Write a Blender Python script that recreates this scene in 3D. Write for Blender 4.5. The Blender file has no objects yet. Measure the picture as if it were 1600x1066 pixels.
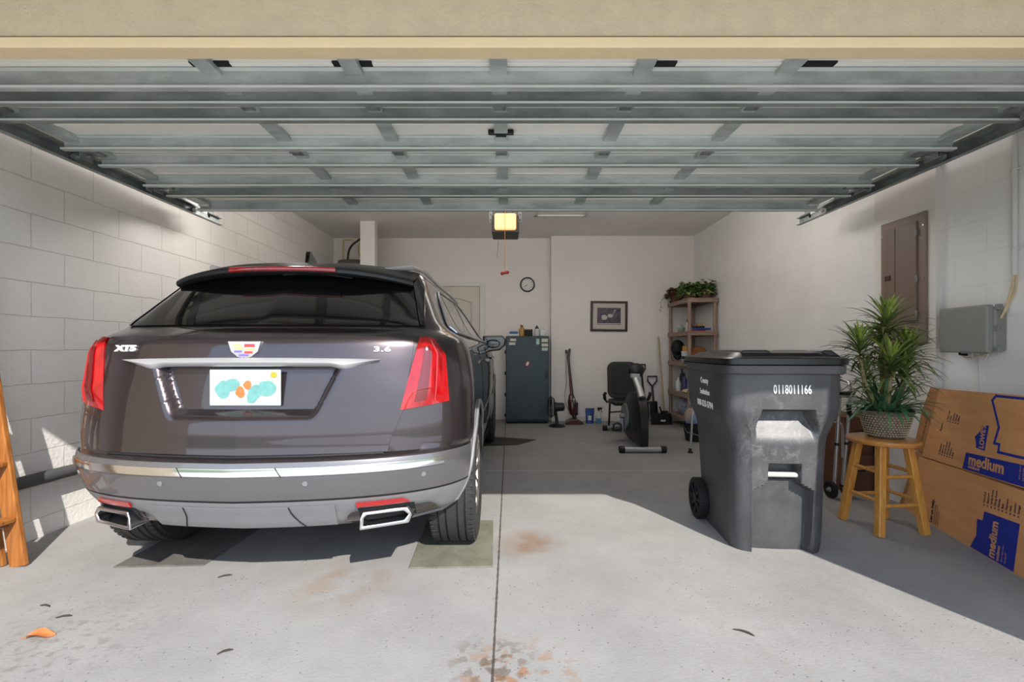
import bpy, bmesh, math, random
from mathutils import Vector, Matrix
random.seed(7)
R = math.radians
C = bpy.context.scene.collection

# ------------------------------------------------------------------ colours and materials
def col(r, g, b):
    f = lambda c: (c / 255 / 12.92) if c / 255 <= 0.04045 else ((c / 255 + 0.055) / 1.055) ** 2.4
    return (f(r), f(g), f(b), 1.0)

def N(nt, typ, **kw):
    n = nt.nodes.new(typ)
    for k, v in kw.items():
        if k in n.inputs: n.inputs[k].default_value = v
        else: setattr(n, k, v)
    return n

def mat(name, rgb, rough=0.6, metal=0.0, var=0.12, scale=6.0, bump=0.0, bscale=60.0, coat=0.0, rgb2=None, emit=0.0, spec=0.5, trans=0.0, stretch=None):
    m = bpy.data.materials.new(name); m.use_nodes = True
    nt = m.node_tree; b = nt.nodes['Principled BSDF']
    c = col(*rgb)
    c2 = col(*rgb2) if rgb2 else tuple(max(0, x * (1 - var)) for x in c[:3]) + (1,)
    tc = N(nt, 'ShaderNodeTexCoord')
    vec = tc.outputs['Object']
    if stretch:
        mp = N(nt, 'ShaderNodeMapping'); mp.inputs['Scale'].default_value = stretch
        nt.links.new(vec, mp.inputs[0]); vec = mp.outputs[0]
    no = N(nt, 'ShaderNodeTexNoise', Scale=scale, Detail=5.0, Roughness=0.6)
    nt.links.new(vec, no.inputs['Vector'])
    rp = N(nt, 'ShaderNodeValToRGB')
    rp.color_ramp.elements[0].position = 0.35; rp.color_ramp.elements[0].color = c2
    rp.color_ramp.elements[1].position = 0.65; rp.color_ramp.elements[1].color = c
    nt.links.new(no.outputs['Fac'], rp.inputs[0])
    nt.links.new(rp.outputs[0], b.inputs['Base Color'])
    b.inputs['Roughness'].default_value = rough
    b.inputs['Metallic'].default_value = metal
    b.inputs['Specular IOR Level'].default_value = spec
    b.inputs['Coat Weight'].default_value = coat
    b.inputs['Coat Roughness'].default_value = 0.03
    b.inputs['Transmission Weight'].default_value = trans
    if emit:
        nt.links.new(rp.outputs[0], b.inputs['Emission Color']); b.inputs['Emission Strength'].default_value = emit
    if bump:
        n2 = N(nt, 'ShaderNodeTexNoise', Scale=bscale, Detail=4.0)
        nt.links.new(vec, n2.inputs['Vector'])
        bp = N(nt, 'ShaderNodeBump', Strength=bump, Distance=0.01)
        nt.links.new(n2.outputs['Fac'], bp.inputs['Height']); nt.links.new(bp.outputs[0], b.inputs['Normal'])
    return m

def block_mat(name, rgb, axis='Y', shift=(0.0, 0.08), strength=0.6, joint=0.8):
    """painted concrete block: running bond with thin tooled joints"""
    m = bpy.data.materials.new(name); m.use_nodes = True
    nt = m.node_tree; b = nt.nodes['Principled BSDF']
    tc = N(nt, 'ShaderNodeTexCoord'); sp = N(nt, 'ShaderNodeSeparateXYZ'); cb = N(nt, 'ShaderNodeCombineXYZ')
    nt.links.new(tc.outputs['Object'], sp.inputs[0])
    ax = N(nt, 'ShaderNodeMath', operation='ADD'); ax.inputs[1].default_value = shift[0]
    az = N(nt, 'ShaderNodeMath', operation='ADD'); az.inputs[1].default_value = shift[1]
    nt.links.new(sp.outputs[axis], ax.inputs[0]); nt.links.new(sp.outputs['Z'], az.inputs[0])
    nt.links.new(ax.outputs[0], cb.inputs[0]); nt.links.new(az.outputs[0], cb.inputs[1])
    dn = N(nt, 'ShaderNodeTexNoise', Scale=7.0, Detail=2.0)
    nt.links.new(tc.outputs['Object'], dn.inputs['Vector'])
    mx = N(nt, 'ShaderNodeVectorMath', operation='SCALE'); mx.inputs['Scale'].default_value = 0.012
    nt.links.new(dn.outputs['Color'], mx.inputs[0])
    ad = N(nt, 'ShaderNodeVectorMath', operation='ADD')
    nt.links.new(cb.outputs[0], ad.inputs[0]); nt.links.new(mx.outputs[0], ad.inputs[1])
    br = N(nt, 'ShaderNodeTexBrick', Scale=1.0)
    br.inputs['Brick Width'].default_value = 0.4; br.inputs['Row Height'].default_value = 0.2
    br.inputs['Mortar Size'].default_value = 0.0035; br.inputs['Mortar Smooth'].default_value = 0.6
    br.offset = 0.5
    nt.links.new(ad.outputs[0], br.inputs['Vector'])
    c = col(*rgb)
    no = N(nt, 'ShaderNodeTexNoise', Scale=2.2, Detail=6.0)
    nt.links.new(tc.outputs['Object'], no.inputs['Vector'])
    rp = N(nt, 'ShaderNodeValToRGB')
    rp.color_ramp.elements[0].position = 0.3; rp.color_ramp.elements[0].color = tuple(x * 0.9 for x in c[:3]) + (1,)
    rp.color_ramp.elements[1].position = 0.7; rp.color_ramp.elements[1].color = c
    nt.links.new(no.outputs['Fac'], rp.inputs[0])
    dk = N(nt, 'ShaderNodeMixRGB', blend_type='MULTIPLY')
    dk.inputs[2].default_value = (joint, joint * 0.99, joint * 0.98, 1)
    nt.links.new(rp.outputs[0], dk.inputs[1]); nt.links.new(br.outputs['Fac'], dk.inputs[0])
    nt.links.new(dk.outputs[0], b.inputs['Base Color'])
    b.inputs['Roughness'].default_value = 0.55
    fine = N(nt, 'ShaderNodeTexNoise', Scale=48.0, Detail=3.0)
    nt.links.new(tc.outputs['Object'], fine.inputs['Vector'])
    h = N(nt, 'ShaderNodeMath', operation='MULTIPLY_ADD'); h.inputs[1].default_value = -1.0 if joint < 0.9 else -0.35
    sc = N(nt, 'ShaderNodeMath', operation='MULTIPLY'); sc.inputs[1].default_value = 0.55
    nt.links.new(fine.outputs['Fac'], sc.inputs[0])
    nt.links.new(br.outputs['Fac'], h.inputs[0]); nt.links.new(sc.outputs[0], h.inputs[2])
    bp = N(nt, 'ShaderNodeBump', Strength=strength, Distance=0.008)
    nt.links.new(h.outputs[0], bp.inputs['Height']); nt.links.new(bp.outputs[0], b.inputs['Normal'])
    return m

def concrete_mat(name, rgb, joints=True):
    """slab concrete: mottled, pitted, stained, with sawn joints"""
    m = bpy.data.materials.new(name); m.use_nodes = True
    nt = m.node_tree; b = nt.nodes['Principled BSDF']; L = nt.links.new
    tc = N(nt, 'ShaderNodeTexCoord'); P = tc.outputs['Object']
    c = col(*rgb)
    n1 = N(nt, 'ShaderNodeTexNoise', Scale=1.7, Detail=9.0, Roughness=0.68); L(P, n1.inputs['Vector'])
    r1 = N(nt, 'ShaderNodeValToRGB')
    r1.color_ramp.elements[0].position = 0.32; r1.color_ramp.elements[0].color = tuple(x * 0.78 for x in c[:3]) + (1,)
    r1.color_ramp.elements[1].position = 0.66; r1.color_ramp.elements[1].color = c
    L(n1.outputs['Fac'], r1.inputs[0])
    # pits
    vo = N(nt, 'ShaderNodeTexVoronoi', Scale=34.0); L(P, vo.inputs['Vector'])
    pr = N(nt, 'ShaderNodeValToRGB')
    pr.color_ramp.elements[0].position = 0.07; pr.color_ramp.elements[0].color = (1, 1, 1, 1)
    pr.color_ramp.elements[1].position = 0.14; pr.color_ramp.elements[1].color = (0, 0, 0, 1)
    L(vo.outputs['Distance'], pr.inputs[0])
    n2 = N(nt, 'ShaderNodeTexNoise', Scale=3.0, Detail=3.0); L(P, n2.inputs['Vector'])
    gate = N(nt, 'ShaderNodeValToRGB'); gate.color_ramp.elements[0].position = 0.36; gate.color_ramp.elements[1].position = 0.58
    L(n2.outputs['Fac'], gate.inputs[0])
    pm = N(nt, 'ShaderNodeMath', operation='MULTIPLY'); L(pr.outputs[0], pm.inputs[0]); L(gate.outputs[0], pm.inputs[1])
    pk = N(nt, 'ShaderNodeMath', operation='MULTIPLY'); pk.inputs[1].default_value = 0.8; L(pm.outputs[0], pk.inputs[0])
    m1 = N(nt, 'ShaderNodeMixRGB'); m1.inputs[2].default_value = col(74, 70, 66)
    L(pk.outputs[0], m1.inputs[0]); L(r1.outputs[0], m1.inputs[1])
    cur = m1.outputs[0]
    def spot(x, y, rad, rgb2, amt, cur, ns=9.0, lo=0.40, hi=0.62):
        d = N(nt, 'ShaderNodeVectorMath', operation='DISTANCE'); d.inputs[1].default_value = (x, y, 0); L(P, d.inputs[0])
        fall = N(nt, 'ShaderNodeMapRange'); fall.inputs['From Min'].default_value = rad; fall.inputs['From Max'].default_value = rad * 0.25
        L(d.outputs['Value'], fall.inputs['Value'])
        nn = N(nt, 'ShaderNodeTexNoise', Scale=ns, Detail=7.0); L(P, nn.inputs['Vector'])
        g = N(nt, 'ShaderNodeValToRGB'); g.color_ramp.elements[0].position = lo; g.color_ramp.elements[1].position = hi
        L(nn.outputs['Fac'], g.inputs[0])
        k = N(nt, 'ShaderNodeMath', operation='MULTIPLY'); L(fall.outputs[0], k.inputs[0]); L(g.outputs[0], k.inputs[1])
        k2 = N(nt, 'ShaderNodeMath', operation='MULTIPLY'); k2.inputs[1].default_value = amt; L(k.outputs[0], k2.inputs[0])
        mm = N(nt, 'ShaderNodeMixRGB'); mm.inputs[2].default_value = col(*rgb2)
        L(k2.outputs[0], mm.inputs[0]); L(cur, mm.inputs[1])
        return mm.outputs[0]
    cur = spot(0.12, 2.62, 0.24, (128, 98, 70), 0.85, cur, 5.0, 0.32, 0.62)
    cur = spot(0.02, 1.52, 0.30, (150, 110, 78), 0.8, cur, 16.0, 0.52, 0.6)
    cur = spot(-0.06, 1.62, 0.2, (95, 80, 66), 0.7, cur, 20.0, 0.5, 0.58)
    cur = spot(-0.8, 2.2, 0.35, (140, 115, 90), 0.5, cur, 6.0)
    cur = spot(-1.75, 1.7, 0.5, (112, 106, 100), 0.5, cur, 26.0, 0.52, 0.64)
    cur = spot(0.9, 1.65, 0.5, (140, 132, 122), 0.35, cur, 26.0, 0.54, 0.64)
    if joints:
        sp = N(nt, 'ShaderNodeSeparateXYZ'); L(P, sp.inputs[0])
        wob = N(nt, 'ShaderNodeTexNoise', Scale=30.0, Detail=2.0); L(P, wob.inputs['Vector'])
        for ax, pos, wid, amt in (('X', -0.058, 0.006, 0.85), ('Y', 4.2, 0.007, 0.45)):
            s = N(nt, 'ShaderNodeMath', operation='SUBTRACT'); s.inputs[1].default_value = pos; L(sp.outputs[ax], s.inputs[0])
            a = N(nt, 'ShaderNodeMath', operation='ABSOLUTE'); L(s.outputs[0], a.inputs[0])
            ww = N(nt, 'ShaderNodeMath', operation='MULTIPLY_ADD'); ww.inputs[1].default_value = wid * 1.2; ww.inputs[2].default_value = wid * 0.2
            L(wob.outputs['Fac'], ww.inputs[0])
            lt = N(nt, 'ShaderNodeMath', operation='LESS_THAN'); L(a.outputs[0], lt.inputs[0]); L(ww.outputs[0], lt.inputs[1])
            k = N(nt, 'ShaderNodeMath', operation='MULTIPLY'); k.inputs[1].default_value = amt; L(lt.outputs[0], k.inputs[0])
            mm = N(nt, 'ShaderNodeMixRGB'); mm.inputs[2].default_value = col(70, 58, 48) if ax == 'X' else col(225, 222, 215)
            L(k.outputs[0], mm.inputs[0]); L(cur, mm.inputs[1]); cur = mm.outputs[0]
    L(cur, b.inputs['Base Color'])
    b.inputs['Roughness'].default_value = 0.7; b.inputs['Specular IOR Level'].default_value = 0.2
    n3 = N(nt, 'ShaderNodeTexNoise', Scale=90.0, Detail=4.0); L(P, n3.inputs['Vector'])
    hh = N(nt, 'ShaderNodeMath', operation='MULTIPLY_ADD'); hh.inputs[1].default_value = -1.2; L(pm.outputs[0], hh.inputs[0]); L(n3.outputs['Fac'], hh.inputs[2])
    bp = N(nt, 'ShaderNodeBump', Strength=0.25, Distance=0.006); L(hh.outputs[0], bp.inputs['Height']); L(bp.outputs[0], b.inputs['Normal'])
    return m

# ------------------------------------------------------------------ mesh builder
def orient(p0, p1):
    d = (Vector(p1) - Vector(p0)).normalized()
    return d.to_track_quat('Z', 'Y').to_matrix()

class MB:
    def __init__(s): s.v, s.f, s.m = [], [], []
    def add(s, vs, fs, mi=0):
        b = len(s.v); s.v += [tuple(v) for v in vs]
        for f in fs: s.f.append(tuple(b + i for i in f)); s.m.append(mi)
        return s
    def box(s, x0, x1, y0, y1, z0, z1, mi=0, M=None):
        vs = [Vector((x, y, z)) for z in (z0, z1) for y in (y0, y1) for x in (x0, x1)]
        if M is not None: vs = [M @ v for v in vs]
        return s.add(vs, [(0, 2, 3, 1), (4, 5, 7, 6), (0, 1, 5, 4), (2, 6, 7, 3), (0, 4, 6, 2), (1, 3, 7, 5)], mi)
    def beam(s, p0, p1, w, h, mi=0, up=(0, 0, 1)):
        p0, p1 = Vector(p0), Vector(p1); d = (p1 - p0).normalized(); u = Vector(up)
        a = d.cross(u)
        if a.length < 1e-5: a = d.cross(Vector((0, 1, 0)))
        a.normalize(); u = a.cross(d).normalized()
        vs = [p + a * sx * w / 2 + u * sy * h / 2 for p in (p0, p1) for sx, sy in ((-1, -1), (1, -1), (1, 1), (-1, 1))]
        return s.add(vs, [(0, 1, 2, 3), (7, 6, 5, 4), (0, 4, 5, 1), (1, 5, 6, 2), (2, 6, 7, 3), (3, 7, 4, 0)], mi)
    def cyl(s, p0, p1, r0, r1=None, n=16, mi=0):
        r1 = r0 if r1 is None else r1
        Q = orient(p0, p1); vs = []
        for p, r in ((p0, r0), (p1, r1)):
            for k in range(n):
                a = 2 * math.pi * k / n
                vs.append(Vector(p) + Q @ Vector((math.cos(a) * r, math.sin(a) * r, 0)))
        fs = [(k, (k + 1) % n, n + (k + 1) % n, n + k) for k in range(n)]
        fs += [tuple(range(n - 1, -1, -1)), tuple(range(n, 2 * n))]
        return s.add(vs, fs, mi)
    def tube(s, pts, r, n=8, mi=0, closed=False, flat=1.0):
        P = [Vector(p) for p in pts]; k = len(P); vs = []
        rr = r if isinstance(r, (list, tuple)) else [r] * k
        ref = None
        for i in range(k):
            if closed: d = P[(i + 1) % k] - P[i - 1]
            else: d = P[min(i + 1, k - 1)] - P[max(i - 1, 0)]
            d.normalize()
            if ref is None:
                ref = d.cross(Vector((0, 0, 1)))
                if ref.length < 1e-3: ref = d.cross(Vector((0, 1, 0)))
            a = (ref - d * ref.dot(d)).normalized(); b = d.cross(a); ref = a
            for j in range(n):
                t = 2 * math.pi * j / n
                vs.append(P[i] + a * math.cos(t) * rr[i] + b * math.sin(t) * rr[i] * flat)
        fs = []
        for i in range(k if closed else k - 1):
            i2 = (i + 1) % k
            for j in range(n):
                j2 = (j + 1) % n
                fs.append((i * n + j, i * n + j2, i2 * n + j2, i2 * n + j))
        if not closed: fs += [tuple(range(n - 1, -1, -1)), tuple(range((k - 1) * n, k * n))]
        return s.add(vs, fs, mi)
    def lathe(s, prof, n=24, o=(0, 0, 0), Q=None, mi=0, close=False):
        vs = []; o = Vector(o)
        for r, z in prof:
            for k in range(n):
                a = 2 * math.pi * k / n
                p = Vector((max(r, 1e-4) * math.cos(a), max(r, 1e-4) * math.sin(a), z))
                vs.append(o + (Q @ p if Q is not None else p))
        fs = []
        m = len(prof)
        for i in range(m if close else m - 1):
            i2 = (i + 1) % m
            for k in range(n):
                k2 = (k + 1) % n
                fs.append((i * n + k, i * n + k2, i2 * n + k2, i2 * n + k))
        if not close: fs += [tuple(range(n - 1, -1, -1)), tuple(range((m - 1) * n, m * n))]
        return s.add(vs, fs, mi)
    def prism(s, poly, w0, w1, F=None, mi=0):
        """polygon (u,v) extruded along w; F maps (u,v,w) to a point"""
        F = F or (lambda u, v, w: (u, v, w)); n = len(poly)
        vs = [F(u, v, w0) for u, v in poly] + [F(u, v, w1) for u, v in poly]
        fs = [tuple(range(n - 1, -1, -1)), tuple(range(n, 2 * n))] + [(k, (k + 1) % n, n + (k + 1) % n, n + k) for k in range(n)]
        return s.add(vs, fs, mi)
    def grid(s, rows, mi=0, wrap=False, cap0=False, cap1=False):
        n = len(rows[0]); vs = [p for r in rows for p in r]; fs = []
        for i in range(len(rows) - 1):
            for j in range(n if wrap else n - 1):
                j2 = (j + 1) % n
                fs.append((i * n + j, i * n + j2, (i + 1) * n + j2, (i + 1) * n + j))
        if cap0: fs.append(tuple(range(n - 1, -1, -1)))
        if cap1: fs.append(tuple(range((len(rows) - 1) * n, len(rows) * n)))
        return s.add(vs, fs, mi)
    def ell(s, c, r, nu=16, nv=10, mi=0, M=None):
        vs, fs = [], []
        for i in range(nv + 1):
            t = math.pi * i / nv
            for k in range(nu):
                a = 2 * math.pi * k / nu
                st = max(math.sin(t), 1e-4)
                p = Vector((r[0] * st * math.cos(a), r[1] * st * math.sin(a), -r[2] * math.cos(t)))
                vs.append((M @ p if M is not None else p) + Vector(c))
        for i in range(nv):
            for k in range(nu):
                k2 = (k + 1) % nu
                fs.append((i * nu + k, i * nu + k2, (i + 1) * nu + k2, (i + 1) * nu + k))
        return s.add(vs, fs, mi)
    def build(s, name, mats, parent=None, smooth=True, ang=35, bevel=0.0, seg=2, fix=True):
        me = bpy.data.meshes.new(name)
        me.from_pydata(s.v, [], s.f)
        for m in (mats if isinstance(mats, (list, tuple)) else [mats]): me.materials.append(m)
        me.polygons.foreach_set('material_index', s.m)
        if fix:
            bm = bmesh.new(); bm.from_mesh(me)
            bmesh.ops.recalc_face_normals(bm, faces=bm.faces)
            bm.to_mesh(me); bm.free()
        if smooth:
            me.polygons.foreach_set('use_smooth', [True] * len(me.polygons))
            me.set_sharp_from_angle(angle=R(ang))
        me.update()
        o = bpy.data.objects.new(name, me); C.objects.link(o)
        if parent is not None: o.parent = parent
        if bevel:
            bv = o.modifiers.new('edge', 'BEVEL'); bv.width = bevel; bv.segments = seg; bv.limit_method = 'ANGLE'; bv.angle_limit = R(40)
        return o

def thing(name, label, cat, loc=(0, 0, 0), rotz=0.0, group=None, rot=None):
    o = bpy.data.objects.new(name, None); C.objects.link(o)
    o.empty_display_size = 0.05
    o.location = loc; o.rotation_euler = rot if rot else (0, 0, rotz)
    return tag(o, label, cat, group)

def tag(o, label, cat, group=None, kind=None):
    o['label'] = label; o['category'] = cat
    if group: o['group'] = group
    if kind: o['kind'] = kind
    return o

def struct(o):
    o['kind'] = 'structure'; return o

def dup(root, loc, rotz=None, label=None):
    r = root.copy(); C.objects.link(r); r.location = loc
    if rotz is not None: r.rotation_euler = (0, 0, rotz)
    if label: r['label'] = label
    for ch in list(root.children):
        c = ch.copy(); C.objects.link(c); c.parent = r
        for g in list(ch.children):
            d = g.copy(); C.objects.link(d); d.parent = c
    return r

def text_mesh(name, s, size, m, parent, M, bold=0.0, align='CENTER', ext=0.0006, sx=1.0, spacing=1.0, line=1.0):
    cu = bpy.data.curves.new('lettering', 'FONT'); cu.body = s; cu.size = size; cu.align_x = align; cu.align_y = 'CENTER'
    cu.extrude = ext; cu.offset = bold; cu.space_character = spacing; cu.space_line = line; cu.resolution_u = 3
    t = bpy.data.objects.new('lettering', cu); C.objects.link(t)
    dg = bpy.context.evaluated_depsgraph_get(); dg.update()
    me = bpy.data.meshes.new_from_object(t.evaluated_get(dg))
    bpy.data.objects.remove(t); bpy.data.curves.remove(cu)
    me.transform(Matrix.Diagonal((sx, 1, 1, 1)))
    me.transform(M); me.materials.clear(); me.materials.append(m)
    o = bpy.data.objects.new(name, me); C.objects.link(o)
    if parent is not None: o.parent = parent
    return o

def frame(o, ex, ey):
    """4x4 that sends local x to ex, local y to ey"""
    ex = Vector(ex).normalized(); ey = Vector(ey).normalized(); ez = ex.cross(ey).normalized()
    M = Matrix((ex, ey, ez)).transposed().to_4x4(); M.translation = Vector(o); return M

def pchip(xs, ys):
    n = len(xs); h = [xs[i + 1] - xs[i] for i in range(n - 1)]; d = [(ys[i + 1] - ys[i]) / h[i] for i in range(n - 1)]
    m = [0.0] * n; m[0] = d[0]; m[-1] = d[-1]
    for i in range(1, n - 1):
        if d[i - 1] * d[i] > 0:
            w1, w2 = 2 * h[i] + h[i - 1], h[i] + 2 * h[i - 1]
            m[i] = (w1 + w2) / (w1 / d[i - 1] + w2 / d[i])
    def f(x):
        if x <= xs[0]: return ys[0]
        if x >= xs[-1]: return ys[-1]
        i = 0
        while xs[i + 1] < x: i += 1
        t = (x - xs[i]) / h[i]
        return ((2 * t**3 - 3 * t**2 + 1) * ys[i] + (t**3 - 2 * t**2 + t) * h[i] * m[i] + (-2 * t**3 + 3 * t**2) * ys[i + 1] + (t**3 - t**2) * h[i] * m[i + 1])
    return f

def sstep(a, b, x):
    t = min(1, max(0, (x - a) / (b - a))); return t * t * (3 - 2 * t)

def arc(c, r, a0, a1, n, F):
    return [F(c[0] + r * math.cos(R(a0 + (a1 - a0) * k / n)), c[1] + r * math.sin(R(a0 + (a1 - a0) * k / n))) for k in range(n + 1)]

def bez(p0, p1, p2, p3, n=12):
    p0, p1, p2, p3 = map(Vector, (p0, p1, p2, p3))
    return [((1 - t)**3) * p0 + 3 * (1 - t)**2 * t * p1 + 3 * (1 - t) * t * t * p2 + t**3 * p3 for t in [k / n for k in range(n + 1)]]
# ------------------------------------------------------------------ materials
M_BLOCK = block_mat('painted_block', (236, 231, 225), 'Y', (0.13, 0.08), 0.7, 0.87)
M_BLOCKR = block_mat('painted_block_smooth', (236, 233, 229), 'Y', (0.05, 0.08), 0.3, 0.95)
M_WALL = mat('painted_drywall', (226, 219, 212), 0.6, var=0.05, scale=1.5, bump=0.06, bscale=160)
M_CEIL = mat('textured_ceiling', (238, 233, 228), 0.8, var=0.06, scale=2, bump=0.25, bscale=140)
M_FLOOR = concrete_mat('slab_concrete', (154, 152, 149))
M_DRIVE = mat('driveway_concrete', (214, 210, 202), 0.8, var=0.15, scale=3, bump=0.2, bscale=80)
M_STUCCO = mat('tan_stucco', (190, 174, 148), 0.85, var=0.10, scale=14, bump=0.35, bscale=90)
M_TRIMTAN = mat('tan_trim', (216, 194, 154), 0.6, var=0.08, scale=3)
M_GROOVE = mat('groove_tan_shaded', (160, 134, 92), 0.8)  # groove shade put into the colour, darker than the trim tan
M_WHITE = mat('white_paint', (214, 210, 204), 0.5, var=0.04)
M_DOORP = mat('interior_door_paint', (205, 197, 186), 0.5, var=0.04)
M_GALV = mat('galvanised_steel', (198, 203, 199), 0.40, 0.25, rgb2=(158, 165, 161), scale=9, bump=0.05, bscale=300, stretch=(0.35, 1, 1))
M_LIP = mat('galvanised_lip_lit', (222, 225, 221), 0.35, 0.1, var=0.05)  # brighter copy of the strut steel, edge highlight put into the colour
M_GALV2 = mat('galvanised_shaded', (158, 163, 159), 0.45, 0.3, rgb2=(120, 127, 123), scale=9, stretch=(0.35, 1, 1))  # same strut steel, darker reflection and shade put into the colour
M_GALVD = mat('galvanised_track', (150, 154, 152), 0.42, 0.3, rgb2=(112, 116, 115), scale=7)
M_PANEL = mat('door_panel_backing', (240, 237, 228), 0.55, var=0.04)
M_BLACK = mat('black_plastic', (20, 20, 21), 0.42, var=0.2)
M_BLACKM = mat('matte_black', (15, 15, 15), 0.75, var=0.2)
M_CHROME = mat('chrome', (225, 226, 228), 0.12, 1.0, var=0.04)
M_STEEL = mat('brushed_steel', (165, 168, 172), 0.32, 0.9, var=0.1)
M_BRASS = mat('brass_hardware', (190, 165, 105), 0.35, 0.9)
M_LAWN = mat('lawn', (92, 112, 60), 0.95, rgb2=(70, 90, 45), scale=5, bump=0.4, bscale=30)

XL, XR, YB, YB2, ZC = -2.80, 2.88, 7.25, 7.10, 2.89
YF0, YF1 = 1.535, 1.585      # front and back of the header trim
# floor and ground outside
struct(MB().box(XL - 0.2, XR + 0.2, 0.9, YB + 0.2, -0.2, 0.0).build('floor', M_FLOOR, smooth=False))
struct(MB().box(-4.5, 4.5, -14, 0.9, -0.2, -0.004).build('driveway', M_DRIVE, smooth=False))
struct(MB().box(-30, 30, -40, 0.9, -0.4, -0.03).build('ground_lawn', M_LAWN, smooth=False))
# walls
struct(MB().box(XL - 0.2, XL, YF1, YB + 0.2, 0, ZC).build('wall_left', M_BLOCK, smooth=False))
w = MB().box(XR, XR + 0.2, YF1, YB + 0.2, 0, ZC)
struct(w.build('wall_right', M_BLOCKR, smooth=False))
# thickened pier on the right wall that holds the breaker panel
struct(MB().box(2.84, XR, 3.03, 3.54, 0, ZC).build('wall_pier', M_WALL, smooth=False))
struct(MB().box(XL, 0.65, YB, YB + 0.2, 0, ZC).build('wall_back', M_WALL, smooth=False))
struct(MB().box(0.65, XR, YB2, YB + 0.2, 0, ZC).build('wall_back_2', M_WALL, smooth=False))
struct(MB().box(XL - 0.2, XR + 0.2, YF1, YB + 0.2, ZC, ZC + 0.15).build('ceiling', M_CEIL, smooth=False))
# post that boxes in the water heater
struct(MB().box(-2.06, -1.86, 6.28, 6.42, 0, ZC).build('wall_post', M_WHITE, smooth=False))
# front wall: header, returns, eave
struct(MB().box(XL - 0.2, XR + 0.2, YF0, YF1, 2.178, 2.9).build('wall_front', M_STUCCO, smooth=False))
h = MB(); h.box(XL, XR, YF0 - 0.014, YF1, 2.13, 2.166)
struct(h.build('trim_1', M_TRIMTAN, smooth=False, bevel=0.004))
struct(MB().box(XL, XR, YF0 + 0.004, YF1, 2.166, 2.178).build('trim_2', M_GROOVE, smooth=False))
struct(MB().box(2.44, 3.6, 0.72, YF1, 0, 2.9).build('wall_front_2', M_STUCCO, smooth=False))
struct(MB().box(-3.6, -2.62, 0.72, YF1, 0, 2.9).build('wall_front_3', M_STUCCO, smooth=False))
struct(MB().box(-4.5, 4.5, 0.5, YF0, 2.47, 2.62).build('roof_eave', M_STUCCO, smooth=False))
struct(MB().box(-4.5, 4.5, 0.5, 8.0, 3.05, 3.2).build('roof', M_STUCCO, smooth=False))
# baseboard bands
struct(MB().box(XL, 0.65, YB - 0.012, YB, 0, 0.085).build('baseboard_back', M_WHITE, smooth=False, bevel=0.003))
struct(MB().box(0.65, XR, YB2 - 0.012, YB2, 0, 0.085).build('baseboard_back_2', M_WHITE, smooth=False, bevel=0.003))
# attic hatch trim on the ceiling
t = MB()
for a in ((0.33, 1.02, 5.35, 5.39), (0.33, 1.02, 5.99, 6.03), (0.33, 0.37, 5.35, 6.03), (0.98, 1.02, 5.35, 6.03)):
    t.box(a[0], a[1], a[2], a[3], ZC - 0.014, ZC)
struct(t.build('trim_hatch', M_WHITE, smooth=False))

# interior door in the back wall
d = bpy.data.objects.new('door_1', None); C.objects.link(d); d.location = (-0.89, YB, 0); struct(d)
m = MB().box(-0.41, 0.41, -0.02, 0.02, 0.09, 2.11)
m.build('door_leaf', M_DOORP, d, smooth=False)
def arch_poly(x0, x1, z0, z1, rise, n=10):
    return [(x0, z0), (x1, z0)] + [(x1 + (x0 - x1) * k / n, z1 + rise * math.sin(math.pi * k / n)) for k in range(n + 1)]
FW = lambda u, v, w_: (u, w_, v)
for (a, b, rise) in ((1.15, 1.88, 0.07), (0.3, 1.0, 0.0)):
    m = MB(); outer = arch_poly(-0.30, 0.30, a, b, rise); inner = arch_poly(-0.27, 0.27, a + 0.03, b - 0.03, rise)
    n = len(outer)
    m.add([FW(u, v, -0.02) for u, v in outer] + [FW(u, v, -0.032) for u, v in [((o[0] + i[0]) / 2, (o[1] + i[1]) / 2) for o, i in zip(outer, inner)]] + [FW(u, v, -0.02) for u, v in inner],
          [(k, (k + 1) % n, n + (k + 1) % n, n + k) for k in range(n)] + [(n + k, n + (k + 1) % n, 2 * n + (k + 1) % n, 2 * n + k) for k in range(n)])
    m.build('door_moulding', M_DOORP, d, ang=20)
m = MB()
m.box(-0.50, -0.42, -0.03, 0.0, 0.0, 2.18); m.box(0.42, 0.50, -0.03, 0.0, 0.0, 2.18); m.box(-0.42, 0.42, -0.03, 0.0, 2.12, 2.18)
m.build('door_casing', M_WHITE, d, smooth=False, bevel=0.004)
m = MB(); m.cyl((0.34, -0.02, 1.0), (0.34, -0.06, 1.0), 0.012); m.ell((0.34, -0.075, 1.0), (0.028, 0.022, 0.028))
m.build('door_knob', M_BRASS, d)

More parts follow.
